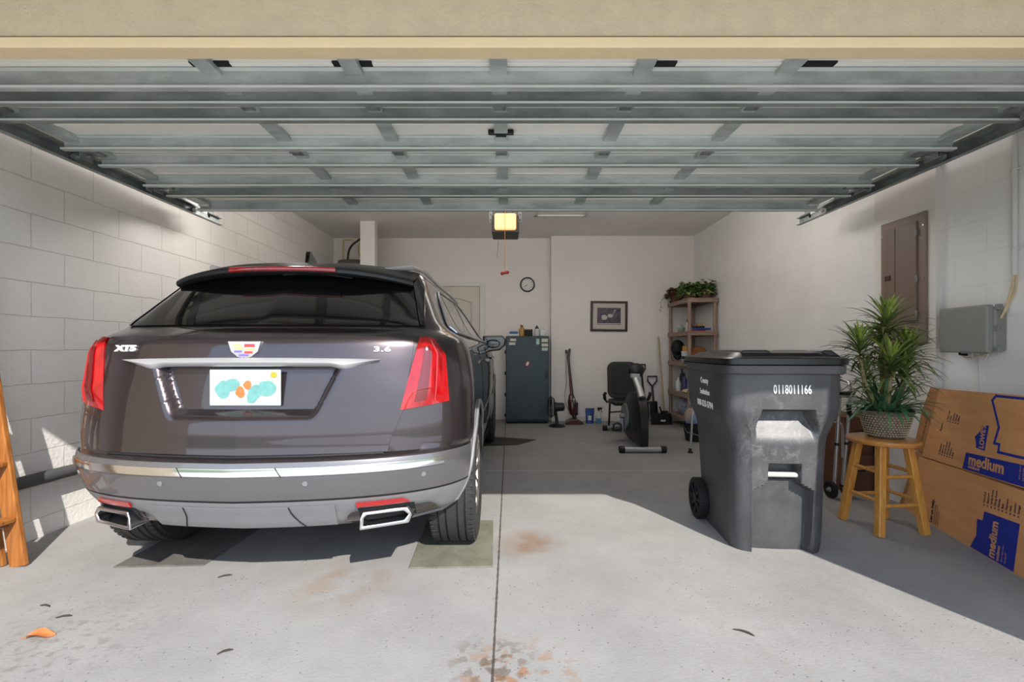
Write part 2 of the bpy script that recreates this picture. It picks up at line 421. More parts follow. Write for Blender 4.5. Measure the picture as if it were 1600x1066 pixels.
# ------------------------------------------------------------------ overhead garage door, seen from below
gd = thing('garage_door', 'white sectional overhead garage door rolled up under the ceiling with galvanised struts', 'garage door', (0, 0, 0))
ZP = 2.29
secs = [(1.61, 2.115), (2.12, 2.615), (2.62, 3.155), (3.16, 3.66)]
for y0, y1 in secs:
    m = MB(); m.box(-2.44, 2.44, y0, y1, ZP, ZP + 0.045)
    for k in range(3):
        yy = y0 + (y1 - y0) * (0.25 + 0.25 * k)
        m.box(-2.40, 2.40, yy - 0.012, yy + 0.012, ZP - 0.006, ZP)
    m.build('door_section', M_PANEL, gd, smooth=False, bevel=0.003)
for yy, dp in ((1.90, 0.085), (2.04, 0.075), (2.19, 0.075), (2.50, 0.075), (2.73, 0.075), (3.06, 0.075), (3.27, 0.075), (3.60, 0.075)):
    zb = ZP - dp
    prof = [(yy - 0.022, ZP), (yy - 0.022, ZP - 0.006), (yy, ZP - 0.008), (yy + 0.006, zb + 0.008), (yy - 0.016, zb + 0.001), (yy - 0.018, zb + 0.007), (yy - 0.021, zb + 0.007),
            (yy - 0.021, zb - 0.003), (yy + 0.010, zb - 0.003), (yy + 0.016, zb + 0.004), (yy + 0.004, ZP - 0.004), (yy + 0.03, ZP - 0.004), (yy + 0.03, ZP)]
    m = MB(); m.prism(prof, -2.45, 2.44, lambda u, v, w_: (w_, u, v))
    for fi, f in enumerate(m.f):
        if len(f) == 4 and {k % 13 for k in f} & {1, 6} and len({k % 13 for k in f}) == 2 and {k % 13 for k in f} in ({1, 2}, {6, 7}, {5, 6}): m.m[fi] = 1
    m.build('strut', [M_GALV2 if 2.0 < yy < 2.3 or 3.2 < yy < 3.3 else M_GALV, M_LIP], gd, ang=25)
for sx in (-1.235, -0.645, -0.045, 0.55, 1.145):
    for y0, y1 in secs:
        m = MB(); m.box(sx - 0.036, sx + 0.036, y0 + 0.01, y1 - 0.01, ZP - 0.028, ZP)
        m.build('stile', M_GALV, gd, smooth=False, bevel=0.004)
    for yy in (2.117, 2.617, 3.157):
        m = MB(); m.box(sx - 0.03, sx + 0.03, yy - 0.05, yy - 0.008, ZP - 0.034, ZP - 0.028); m.box(sx - 0.03, sx + 0.03, yy + 0.008, yy + 0.05, ZP - 0.034, ZP - 0.028)
        m.cyl((sx - 0.03, yy, ZP - 0.034), (sx + 0.03, yy, ZP - 0.034), 0.009, n=10)
        for k in (-1, 1):
            for q in (-1, 1): m.cyl((sx + 0.017 * q, yy + 0.03 * k, ZP - 0.034), (sx + 0.017 * q, yy + 0.03 * k, ZP - 0.04), 0.006, n=6)
        m.build('hinge', M_GALVD, gd)
for sx in (-2.40, 2.39):
    for y0, y1 in secs:
        m = MB(); m.box(sx - 0.04, sx + 0.04, y0, y1, ZP - 0.032, ZP); m.build('end_stile', M_GALV, gd, smooth=False, bevel=0.004)
    sg = 1 if sx > 0 else -1
    for yy in (1.70, 2.117, 2.617, 3.157, 3.62):
        m = MB(); m.box(sx - 0.04, sx + 0.04, yy - 0.05, yy + 0.05, ZP - 0.045, ZP - 0.032); m.box(sx + sg * 0.03, sx + sg * 0.036, yy - 0.04, yy + 0.04, ZP - 0.085, ZP - 0.032)
        m.cyl((sx, yy, ZP - 0.062), (sx + sg * 0.10, yy, ZP - 0.062), 0.006, n=8); m.cyl((sx + sg * 0.088, yy, ZP - 0.062), (sx + sg * 0.108, yy, ZP - 0.062), 0.02, n=14)
        m.build('roller_bracket', M_WHITE if yy > 3.5 else M_GALVD, gd)
# dark vent slots of the bottom section show as openings beside the header
for sx in (-1.22, -0.64, 0.60, 1.25):
    m = MB(); m.box(sx - 0.08, sx + 0.08, 1.842, 1.872, ZP - 0.008, ZP); m.build('vent_slot', M_BLACKM, gd, smooth=False)
# lift handle
m = MB(); m.prism([(-0.068, 0), (0.068, 0), (0.068, -0.026), (0.02, -0.026), (-0.02, -0.026), (-0.068, -0.026)], 2.405, 2.425, lambda u, v, w_: (u - 0.045, w_, ZP - 0.005 + v))
m.box(-0.075, -0.015, 2.41, 2.45, ZP - 0.03, ZP - 0.002)
m.build('lift_handle', M_BLACK, gd, bevel=0.005)
# tracks with hanger angles
for sg, side in ((-1, 'window-less block wall'), (1, 'breaker panel wall')):
    tr = thing('door_track', 'galvanised overhead door track running along the ' + ('wall behind the parked car' if sg < 0 else 'wall with the breaker panel'), 'door track', (sg * 2.50, 0, 0))
    m = MB(); zt = 2.225
    prof = [(-0.012, 0.03), (-0.012, 0.026), (0.018, 0.026), (0.018, -0.026), (-0.012, -0.026), (-0.012, -0.030), (0.022, -0.030), (0.022, 0.03)]
    m.prism([(u * sg, v) for u, v in prof], 1.62, 3.95, lambda u, v, w_: (u, w_, zt + v)); m.build('rail', M_GALVD, tr, ang=25)
    m = MB(); m.box(-0.015, 0.03, 1.62, 3.9, zt + 0.031, zt + 0.035) if sg > 0 else m.box(-0.03, 0.015, 1.62, 3.9, zt + 0.031, zt + 0.035)
    xa = sg * 0.03
    m.box(min(xa, xa + 0.004 * sg), max(xa, xa + 0.004 * sg), 1.62, 3.9, zt + 0.03, zt + 0.075); m.build('reinforcing_angle', M_GALVD, tr, smooth=False)
    m = MB(); m.box(xa - 0.012, xa + 0.012, 3.80, 3.825, zt + 0.0, ZC); m.build('hanger', M_GALVD, tr, smooth=False)

# ------------------------------------------------------------------ opener
M_LENS = mat('lit_diffuser', (255, 205, 140), 0.5, var=0.04, emit=0.75)
M_OPEN = mat('opener_case', (48, 43, 38), 0.5, var=0.15)
op = thing('garage_door_opener', 'brown garage door opener with a lit amber light lens hanging from the ceiling', 'door opener', (-0.045, 5.0, 2.41))
m = MB(); m.box(-0.15, 0.15, 0.0, 0.36, 0, 0.19); m.build('motor_case', M_OPEN, op, bevel=0.012)
m = MB(); m.box(-0.118, 0.118, -0.07, 0.0, 0.012, 0.19); m.build('light_lens', M_LENS, op, bevel=0.022, seg=3)
m = MB(); m.box(-0.151, 0.151, -0.004, 0.005, 0.0, 0.012); m.build('lower_edge', M_BLACK, op, smooth=False)
for sx in (-0.165, 0.165):
    m = MB(); m.box(sx - 0.018, sx + 0.018, 0.1, 0.104, 0.13, ZC - 2.41)
    for k in range(4): m.cyl((sx, 0.1, 0.16 + 0.06 * k), (sx, 0.097, 0.16 + 0.06 * k), 0.007, n=8, mi=1)
    m.build('hanger_strap', [M_GALVD, M_BLACKM], op)
m = MB(); m.box(-0.02, 0.02, -3.35, 0.1, 0.215, 0.245); m.box(-0.012, 0.012, -0.05, 0.1, 0.19, 0.215); m.build('rail', M_GALVD, op, smooth=False)
m = MB(); m.tube([(-0.085, 0.36, 0.02), (-0.09, 0.365, -0.1), (-0.105, 0.37, -0.2)], 0.0022, 6); m.build('antenna_wire', M_BLACK, op)
m = MB(); m.tube([(0.05, 0.05, 0.19), (0.09, 0.06, 0.25), (0.16, 0.08, 0.30), (0.22, 0.1, 0.48)], 0.004, 6); m.build('cable', M_BLACK, op)
rc = thing('release_cord', 'emergency release cord with a small red pull handle hanging below the opener', 'pull cord', (-0.045, 4.4, 2.598))
M_CORD = mat('orange_cord', (188, 120, 62), 0.8); M_RED = mat('red_plastic', (170, 20, 18), 0.45)
m = MB(); m.box(-0.02, 0.02, -0.06, 0.06, 0.0, 0.025); m.box(-0.012, 0.012, -0.02, 0.02, -0.06, 0); m.build('trolley', M_BLACK, rc, smooth=False)
m = MB(); m.tube([(0, 0, -0.05), (0.002, 0, -0.3), (0, 0, -0.72)], 0.0028, 6); m.build('cord', M_CORD, rc)
m = MB(); m.cyl((-0.028, 0, -0.745), (0.028, 0, -0.732), 0.013, 0.013, 12); m.ell((-0.026, 0, -0.744), (0.017, 0.015, 0.017), 10, 8); m.ell((0.026, 0, -0.733), (0.017, 0.015, 0.017), 10, 8); m.build('pull_handle', M_RED, rc)
# ------------------------------------------------------------------ the parked car
M_PAINT = mat('car_paint', (68, 60, 63), 0.30, 0.75, rgb2=(58, 51, 54), scale=900, coat=1.0, spec=0.5)
M_BUMP = mat('bumper_paint_sunlit', (112, 110, 111), 0.34, 0.55, rgb2=(102, 100, 102), scale=900, coat=0.8)  # car paint made lighter, sun and ground reflection put into the colour
M_CLAD = mat('grey_cladding', (122, 122, 123), 0.55, 0.1, var=0.06, scale=20)
M_GLASS = mat('tinted_glass', (9, 9, 10), 0.04, 0.0, var=0.0, spec=0.6, coat=0.6)
M_GLOSS = mat('gloss_black', (10, 10, 11), 0.10, 0.0, var=0.0, coat=0.8)
M_LAMP = mat('lamp_red', (168, 6, 16), 0.12, 0.0, rgb2=(120, 3, 9), scale=30, coat=1.0, emit=0.05, stretch=(1, 1, 0.2))
M_LAMPD = mat('lamp_red_deep', (104, 3, 9), 0.15, 0.0, coat=1.0, var=0.2)
M_REFL = mat('reflector_red', (170, 18, 22), 0.25, 0.0, var=0.1, coat=1.0, emit=0.03)
M_SATIN = mat('satin_chrome', (205, 205, 208), 0.30, 0.6, var=0.04)
M_BADGE = mat('badge_silver', (228, 228, 230), 0.3, 0.15, var=0.02)
M_TYRE = mat('tyre_rubber', (46, 45, 44), 0.75, var=0.25, scale=30, bump=0.1, bscale=200)
M_RIM = mat('alloy_wheel', (176, 172, 168), 0.28, 0.9, var=0.06)
M_WELL = mat('wheel_well_black', (9, 9, 9), 0.9)
M_PLATE = mat('plate_white', (168, 175, 170), 0.4, var=0.05, scale=30)
M_PTEAL = mat('plate_teal', (100, 152, 148), 0.45, var=0.15, scale=40)
M_PORNG = mat('plate_orange', (186, 104, 50), 0.45, var=0.1)
M_PYEL = mat('plate_sticker', (180, 150, 36), 0.45)
M_SEAM = mat('seam_dark', (8, 8, 8), 0.7)
M_EMR, M_EMB, M_EMG = mat('emblem_red', (190, 45, 50), 0.3, coat=1), mat('emblem_violet', (110, 90, 170), 0.3, coat=1), mat('emblem_gold', (205, 170, 110), 0.3, coat=1)

car = thing('car', 'dark purple-grey SUV reversed out of frame, rear facing the open garage door', 'car', (-1.15, 1.86, 0.0095))
car['label'] = 'dark purple-grey SUV parked in the garage with its rear towards the driveway'
zs_r = [.24, .30, .34, .40, .47, .55, .60, .645, .66, .75, .90, 1.0, 1.10, 1.160, 1.185, 1.215, 1.25, 1.35, 1.45, 1.52, 1.56, 1.59, 1.615, 1.635, 1.65]
fyr = pchip(zs_r, [.36, .22, .13, .085, .04, .012, .0, .01, .055, .065, .085, .10, .125, .15, .19, .255, .29, .39, .49, .56, .62, .74, .95, 1.25, 1.6])
fW = pchip(zs_r, [.84, .90, .925, .945, .955, .96, .96, .96, .965, .968, .966, .958, .938, .912, .875, .825, .79, .735, .685, .65, .62, .575, .49, .37, .2])
fD = pchip([.24, .645, .665, .9, 1.0, 1.16, 1.25, 1.5, 1.65], [.5, .5, .40, .40, .42, .40, .30, .30, .30])
fn = pchip([.24, .9, 1.16, 1.25, 1.5, 1.65], [2.6, 2.7, 3.0, 3.6, 3.4, 2.6])
fA = pchip([.24, .645, 1.0, 1.2, 1.65], [.06, .06, .06, .045, .04])
fyf = pchip([.24, .34, .45, .70, .85, .95, 1.03, 1.10, 1.25, 1.45, 1.55, 1.60, 1.65], [4.55, 4.75, 4.85, 4.86, 4.75, 4.45, 4.1, 3.85, 3.5, 3.05, 2.8, 2.6, 2.2])

def q(t, n): return 1 - max(0.0, 1 - min(t, 1) ** n) ** (1 / n)
def recess(x, z):
    hw = .30 + (.40 - .30) * (z - .82) / (.225)
    mx = 1 - sstep(hw - .02, hw + .025, abs(x)); mz = sstep(.80, .85, z) * (1 - sstep(1.035, 1.05, z))
    return .05 * mx * mz
def surf(x, z):
    W = fW(z); t = min(abs(x) / W, 1)
    return fyr(z) + fA(z) * t + fD(z) * q(t, fn(z)) + (recess(x, z) if .78 < z < 1.08 else 0)
def qside(z): return fyr(z) + fA(z) + fD(z)
def side(y, z):
    W = fW(z); y1 = qside(z)
    if y >= y1: return W * (1 - .02 * max(0, (y - 2.6) / 2.2) ** 2)
    lo, hi = 0.0, W
    for _ in range(30):
        mid = (lo + hi) / 2
        if surf(mid, z) < y: lo = mid
        else: hi = mid
    return (lo + hi) / 2
def rp(x, z, off=0.0):
    e = .004
    sx = (surf(x + e, z) - surf(x - e, z)) / (2 * e); sz = (surf(x, z + e) - surf(x, z - e)) / (2 * e)
    n = Vector((sx, -1, sz)).normalized()
    return Vector((x, surf(x, z), z)) + n * off
def spt(y, z, off=0.0, sg=1):
    e = .01
    dy = (side(y + e, z) - side(y - e, z)) / (2 * e); dz = (side(y, z + e) - side(y, z - e)) / (2 * e)
    n = Vector((1, -dy, -dz)).normalized()
    p = Vector((side(y, z), y, z)) + n * off
    return Vector((p.x * sg, p.y, p.z))
TH = [math.sin(math.pi / 2 * k / 84) for k in range(85)]
def outline(z, off=0.0, yend=None):
    """half outline from the rear centre round the corner and (yend) along the side"""
    W, n = fW(z), fn(z); pts = []
    for k in range(85):
        t = TH[k] ** (2 / n); x = W * t
        pts.append((x, surf(x, z)))
    if yend is None: return pts
    y1 = pts[-1][1]
    out = [p for p in pts if p[1] < yend]
    if yend > y1: out += [(side(y1 + (yend - y1) * k / 6, z), y1 + (yend - y1) * k / 6) for k in range(1, 7)]
    else: out.append((side(yend, z), yend))
    return out
def resample(pts, n):
    L = [0.0]
    for a, b in zip(pts, pts[1:]): L.append(L[-1] + math.hypot(b[0] - a[0], b[1] - a[1]))
    res, i = [], 0
    for k in range(n + 1):
        s = L[-1] * k / n
        while i < len(L) - 2 and L[i + 1] < s: i += 1
        t = (s - L[i]) / max(1e-9, L[i + 1] - L[i])
        res.append((pts[i][0] + (pts[i + 1][0] - pts[i][0]) * t, pts[i][1] + (pts[i + 1][1] - pts[i][1]) * t))
    return res
zl = []
for a, b, st in ((.24, .34, .02), (.34, .64, .03), (.64, .66, .01), (.66, .78, .03), (.78, 1.08, .012), (1.08, 1.26, .012), (1.26, 1.56, .03), (1.56, 1.651, .012)):
    k = max(1, round((b - a) / st)); zl += [a + (b - a) * i / k for i in range(k)]
zl.append(1.65)
rows = []
for z in zl:
    half = list(outline(z)); y1 = half[-1][1]; yf = fyf(z); Df = .5 if z < 1.05 else .35; y2 = max(y1 + .05, yf - Df)
    half += [(side(y1 + (y2 - y1) * k / 24, z), y1 + (y2 - y1) * k / 24) for k in range(1, 25)]
    Wf = side(y2, z)
    for k in range(1, 15):
        a = math.pi / 2 * k / 14; half.append((Wf * math.cos(a) ** (2 / 2.4), y2 + (yf - y2) * math.sin(a) ** (2 / 2.4)))
    ring = [(x, y, z) for x, y in half] + [(-x, y, z) for x, y in reversed(half[1:-1])]
    rows.append(ring)
m = MB(); m.grid(rows, wrap=True, cap0=True, cap1=True)
body = m.build('body_shell', [M_PAINT, M_WELL], car, ang=50)
# wheel arches cut through the shell
AX = [(.86, .375), (3.72, .375)]
cut = MB()
for y, z in AX:
    for sg in (-1, 1): cut.cyl((sg * .60, y, z), (sg * 1.25, y, z), .425, n=48, mi=0)
cutter = cut.build('arch_cutter', [M_WELL], None)
bo = body.modifiers.new('arch', 'BOOLEAN'); bo.operation = 'DIFFERENCE'; bo.solver = 'EXACT'; bo.object = cutter
cutter.location = car.location
bpy.context.view_layer.update()
dg = bpy.context.evaluated_depsgraph_get()
me = bpy.data.meshes.new_from_object(body.evaluated_get(dg), preserve_all_data_layers=True, depsgraph=dg)
body.modifiers.clear(); body.data = me
mats_ = [m_.name if m_ else '' for m_ in me.materials]
for pl in me.polygons:
    c_ = pl.center
    for y, z in AX:
        if math.hypot(c_.y - y, c_.z - z) < .4255 and abs(c_.x) < 1.0 and abs(c_.x) > .59:
            # faces on the cut wall or its inner end
            if abs(math.hypot(c_.y - y, c_.z - z) - .425) < .006 or abs(abs(c_.x) - .60) < .004: pl.material_index = 1
if len(me.materials) < 2: me.materials.append(M_WELL)
me.materials[0] = M_PAINT; me.materials[1] = M_WELL
me.polygons.foreach_set('use_smooth', [True] * len(me.polygons)); me.set_sharp_from_angle(angle=R(50))
bpy.data.objects.remove(cutter)

def band(z0, z1, nz, off, yend, n=70, zfun=None):
    """skin patch wrapped round the rear from one side to the other"""
    rws = []
    for i in range(nz + 1):
        z = z0 + (z1 - z0) * i / nz
        pts = resample(outline(z, 0, yend), n); e = []
        for j, (x, y) in enumerate(pts):
            a, b = pts[max(0, j - 1)], pts[min(n, j + 1)]
            nx, ny = (b[1] - a[1]), -(b[0] - a[0]); l = math.hypot(nx, ny) or 1
            if j == 0: nx, ny, l = 0, -1, 1
            e.append(Vector((x + nx / l * off, y + ny / l * off, z)))
        rws.append([Vector((-p.x, p.y, p.z)) for p in reversed(e[1:])] + e)
    return rws
def rear_patch(z0, z1, xl, xr, nz, nx, off):
    return [[rp(xl(z) + (xr(z) - xl(z)) * j / nx, z, off) for j in range(nx + 1)] for z in [z0 + (z1 - z0) * i / nz for i in range(nz + 1)]]
def closed_patch(rws, depth, m):
    """give a patch a returned edge so that it reads as a panel of its own"""
    back = [[p + Vector((0, depth, 0)) for p in r] for r in rws]
    m.grid(rws)
    for a, b in ((rws[0], back[0]), (rws[-1], back[-1])): m.grid([a, b])
    m.grid([[r[0] for r in rws], [r[0] for r in back]]); m.grid([[r[-1] for r in rws], [r[-1] for r in back]])
    return m
# rear bumper: painted upper, lighter lower valance
bp_ = closed_patch(band(.478, .642, 12, .010, .425), .01, MB()).build('rear_bumper', M_BUMP, car, ang=40)
vr = band(.27, .470, 14, .008, .435)
for r in vr:   # the middle of the valance sits a little proud, with a scalloped lower edge towards the exhausts
    for p in r:
        u = abs(p.x)
        lift = .045 * (1 - sstep(.24, .29, p.z)) + (.05 * sstep(.40, .47, u) * (1 - sstep(.76, .82, u))) * (1 - sstep(.30, .42, p.z))
        p.z += lift
closed_patch(vr, .02, MB()).build('lower_valance', M_CLAD, car, ang=40)
# skid panel with two curved joints
sk = rear_patch(.345, .452, lambda z: -.40 + .12 * (.452 - z), lambda z: .40 - .12 * (.452 - z), 6, 30, .016)
closed_patch(sk, .01, MB()).build('skid_panel', M_CLAD, bp_, ang=40)
for sg in (-1, 1):
    m = MB(); m.tube([rp(sg * (.22 + .05 * ((.455 - z) / .12) ** 2), z, .019) for z in (.455, .43, .41, .39, .37, .345)], .0022, 6); m.build('panel_joint', M_SEAM, bp_)
m = MB(); m.grid(band(.468, .480, 1, .0085, .44)); m.build('bumper_seam', M_SEAM, bp_)
# chrome strip with its two joints
m = closed_patch([[p for p in r if abs(p.x) < .865] for r in [[v for v in rr] for rr in rear_patch(.592, .620, lambda z: -.862, lambda z: .862, 3, 80, .017)]], .012, MB())
cs = m.build('chrome_strip', M_CHROME, car, ang=30)
for x in (-.20, .20):
    m = MB(); m.tube([rp(x + .012, .590, .018), rp(x - .012, .622, .018)], .002, 6); m.build('joint', M_SEAM, cs)
for x in (-.80, -.30, .30, .76):
    p = rp(x, .555, .0); nq = (rp(x, .555, .02) - p).normalized()
    m = MB(); m.cyl(p + nq * .008, p + nq * .0125, .011, n=14); m.build('parking_sensor', M_CLAD, bp_)
for sg in (-1, 1):
    x0, x1 = (.485, .69)
    m = closed_patch([[Vector((p.x * sg, p.y, p.z)) for p in r] for r in rear_patch(.436, .459, lambda z: x0, lambda z: x1 + (.459 - z) * 1.2 - .022, 3, 14, .019)], .01, MB())
    m.build('reflector', M_REFL, car, ang=30)
    # exhaust outlet: hollow trapezoid tip in a black recess
    rec = rear_patch(.350, .420, lambda z: .485, lambda z: .712, 3, 12, .010)
    m = MB(); m.grid([[Vector((p.x * sg, p.y, p.z)) for p in r] for r in rec]); m.build('exhaust_recess', M_WELL, car)
    yb = surf(.6, .40) - .075
    def trap(g): return [(.497 + g, .322 + g), (.70 - g * 1.3, .333 + g), (.714 - g, .372), (.695 - g * 1.2, .406 - g), (.512 + g, .402 - g), (.500 + g, .375)]
    Fm = lambda u, v, w_: (sg * u, w_ + (u - .49) * .30, v)
    m = MB(); a, b = trap(0), trap(.016); n = 6
    vs = [Fm(u, v, yb) for u, v in a] + [Fm(u, v, yb) for u, v in b] + [Fm(u, v, yb + .24) for u, v in b] + [Fm(u, v, yb + .24) for u, v in a]
    fs = [(k, (k + 1) % n, n + (k + 1) % n, n + k) for k in range(n)] + [(n + k, n + (k + 1) % n, 2 * n + (k + 1) % n, 2 * n + k) for k in range(n)] + [(3 * n + k, 3 * n + (k + 1) % n, (k + 1) % n, k) for k in range(n)]
    m.add(vs, fs); m.add([Fm(u, v, yb + .16) for u, v in b], [tuple(range(n))], 1)
    m.build('exhaust_tip', [M_CHROME, M_WELL], car, ang=25, bevel=.007, seg=3)
# tailgate panel, its plate recess, seams
tg = closed_patch(rear_patch(.662, 1.165, lambda z: -(.615 + .07 * sstep(.66, .90, z) + .02 * sstep(.9, 1.16, z)), lambda z: .615 + .07 * sstep(.66, .90, z) + .02 * sstep(.9, 1.16, z), 44, 130, .006), .02, MB()).build('tailgate', M_PAINT, car, ang=35)
m = MB(); m.tube([rp(-.6, .653, .005), rp(-.3, .653, .005), rp(0, .653, .005), rp(.3, .653, .005), rp(.6, .653, .005)], .007, 6); m.build('tailgate_gap', M_SEAM, tg)
# chrome lift bar over the plate
m = MB()
bar_hi = lambda x: 1.074 - .008 * (abs(x) / .57) ** 2; bar_lo = lambda x: (1.036 - .004 * abs(x)) if abs(x) < .36 else (1.0345 - .016 * sstep(.36, .43, abs(x)) if abs(x) < .43 else 1.0185 + (bar_hi(.57) - 1.0225) * (abs(x) - .43) / .14)
rws = []
for k in range(5):
    f = k / 4; bulge = .012 + .022 * math.sin(math.pi * f)
    rws.append([Vector((x, surf(x, 1.07) - bulge + .004, bar_lo(x) + (bar_hi(x) - bar_lo(x)) * f)) for x in [-.57 + 1.14 * j / 76 for j in range(77)]])
closed_patch(rws, .03, m); m.build('chrome_lift_bar', M_SATIN, car, ang=40)
# licence plate (blurred fruit design)
pl = MB(); yp = surf(0, .93) - .014
pl.box(-.155, .155, yp - .006, yp, .865, 1.022); plate = pl.build('license_plate', M_PLATE, car, smooth=False, bevel=.004)
def blob(cx, cz, rx, rz, yy, n=18, seed=1):
    rr = random.Random(seed); ph = rr.random() * 6
    return [Vector((cx + rx * math.cos(a) * (1 + .12 * math.sin(3 * a + ph)), yy, cz + rz * math.sin(a) * (1 + .12 * math.sin(2 * a + ph)))) for a in [2 * math.pi * k / n for k in range(n)]]
for k, (cx, cz, rx, rz, mm_) in enumerate([(-.095, .935, .034, .036, M_PTEAL), (-.055, .955, .03, .03, M_PTEAL), (.045, .925, .03, .03, M_PTEAL), (.095, .94, .038, .038, M_PTEAL), (.03, .90, .022, .026, M_PTEAL), (-.02, .925, .02, .024, M_PORNG), (.012, .955, .018, .018, M_PORNG), (.125, 1.0, .014, .014, M_PYEL)]):
    m = MB(); m.add(blob(cx, cz, rx, rz, yp - .0068 - .0002 * k, seed=k), [tuple(range(18))]); m.build('plate_print', mm_, plate, smooth=False)
# shield emblem with a wide V-shaped top rim and coloured bars
ye = surf(0, 1.115) - .012
sh = [(-.072, .034), (.072, .034), (.058, -.012), (.03, -.034), (0, -.042), (-.03, -.034), (-.058, -.012)]
Fe = lambda u, v, w_: (u, w_, 1.112 + v)
m = MB(); m.prism(sh, ye - .006, ye + .02, Fe); em = m.build('emblem', M_CHROME, car, smooth=False, bevel=.002)
for k, (u0, u1, v0, v1, mm_) in enumerate([(-.045, -.012, .012, .022, M_EMG), (.002, .046, .008, .022, M_EMR), (-.044, -.004, -.002, .008, M_EMG), (.004, .044, -.006, .004, M_EMG), (-.042, -.010, -.016, -.006, M_EMB), (.002, .036, -.020, -.010, M_EMR), (-.022, .018, -.032, -.022, M_EMB)]):
    m = MB(); m.prism([(u0, v0), (u1, v0), (u1, v1), (u0, v1)], ye - .008, ye - .005, Fe); m.build('emblem_bar', mm_, em, smooth=False)
def rear_text(s, x, z, size, sx, name):
    p = rp(x, z, .009); px = (rp(x + .03, z, .009) - rp(x - .03, z, .009)); pz = (rp(x, z + .02, .009) - rp(x, z - .02, .009))
    return text_mesh(name, s, size, M_BADGE, car, frame(p, px, pz), bold=(.0022 if name == 'badge_lettering' else .0006), ext=.003, sx=sx, spacing=1.05)
rear_text('XT5', -.575, 1.112, .036, 1.75, 'badge_lettering'); rear_text('3.6', .575, 1.108, .032, 1.9, 'engine_badge')
# tail lamps: tall wedge, wrapping the corner
for sg in (-1, 1):
    def lr(z): return .66 + (.728 - .66) * (z - .84) / .32
    def ro(z): return (.862 - .022 * (z - .87) / .215) if z < 1.085 else .840 - .052 * (z - 1.085) / .075
    rw = []
    for i in range(25):
        f = i / 24; r = []
        for j in range(17):
            g = j / 16; zb = .838 + .030 * g; zt = 1.162 - .004 * g; z = zb + (zt - zb) * f; x = lr(z) + (ro(z) - lr(z)) * g
            bul = .008 + .024 * math.sin(math.pi * min(1, g * 1.1)) * min(1, 4 * f, 4 * (1 - f) + .3)
            p = rp(x, z, bul); r.append(Vector((p.x * sg, p.y, p.z)))
        rw.append(r)
    lamp = closed_patch(rw, .025, MB()).build('tail_lamp', M_LAMP, car, ang=40)
    m = MB(); m.tube([rw[i][11] + (rw[i][11] - Vector((rw[i][11].x - sg * .01, rw[i][11].y + .02, rw[i][11].z))).normalized() * .002 for i in range(1, 24)], .004, 6); m.build('light_blade', M_REFL, lamp)
    m = MB(); m.grid([[rw[i][j] + Vector((sg * .001, -.003, 0)) for j in range(4, 9)] for i in range(2, 22)]); m.build('inner_lens', M_LAMPD, lamp)
# rear window, wiper, spoiler with high stop lamp, blades
gx = lambda z: .705 - .105 * (z - 1.222) / .29
closed_patch(rear_patch(1.222, 1.52, lambda z: -gx(z), gx, 18, 50, .006), .02, MB()).build('rear_window', M_GLASS, car, ang=40)
for sg in (-1, 1):
    rw = [[Vector((p.x * sg, p.y, p.z)) for p in r] for r in rear_patch(1.222, 1.53, lambda z: gx(z) + .003, lambda z: min(gx(z) + .055 - .03 * (1.53 - z) / .3, fW(z) * .985), 14, 6, .010)]
    closed_patch(rw, .02, MB()).build('spoiler_blade', M_GLOSS, car, ang=40)
sp_ = MB()
def spz(x): return -.050 * (abs(x) / .62) ** 2.6
def spy(x): return .13 * (abs(x) / .62) ** 3
XS = [-.635 + 1.27 * k / 60 for k in range(61)]
prof = [(.62, 1.505), (.50, 1.500), (.455, 1.500), (.440, 1.506), (.436, 1.518), (.442, 1.530), (.47, 1.540), (.58, 1.575), (.72, 1.600)]
sp_.grid([[Vector((x, y + spy(x) * (1 if y < .6 else .3), z + spz(x))) for x in XS] for y, z in prof], cap0=False)
M_SPOIL = mat('spoiler_black', (30, 30, 31), 0.5, var=0.1)
spo = sp_.build('roof_spoiler', M_SPOIL, car, ang=50)
m = MB(); m.grid([[Vector((x, y + spy(x), z + spz(x))) for x in [-.27 + .54 * k / 20 for k in range(21)]] for y, z in ((.437, 1.506), (.430, 1.510), (.428, 1.519), (.432, 1.529), (.441, 1.532))]); m.build('high_stop_lamp', M_LAMP, car)
m = MB(); wp = [rp(x, z, .028) for x, z in ((-.02, 1.478), (.08, 1.487), (.2, 1.482), (.33, 1.462))]; m.tube(wp, [.008, .009, .008, .005], 8, flat=.7)
m.build('rear_wiper', M_BLACK, car)
an = MB(); an.prism([(-.02, 0), (.16, 0), (.015, .085), (-.005, .08)], -.012, .012, lambda u, v, w_: (w_ + 0.0, .74 + u, 1.588 + v)); an.build('shark_fin_antenna', M_GLOSS, car, bevel=.004)
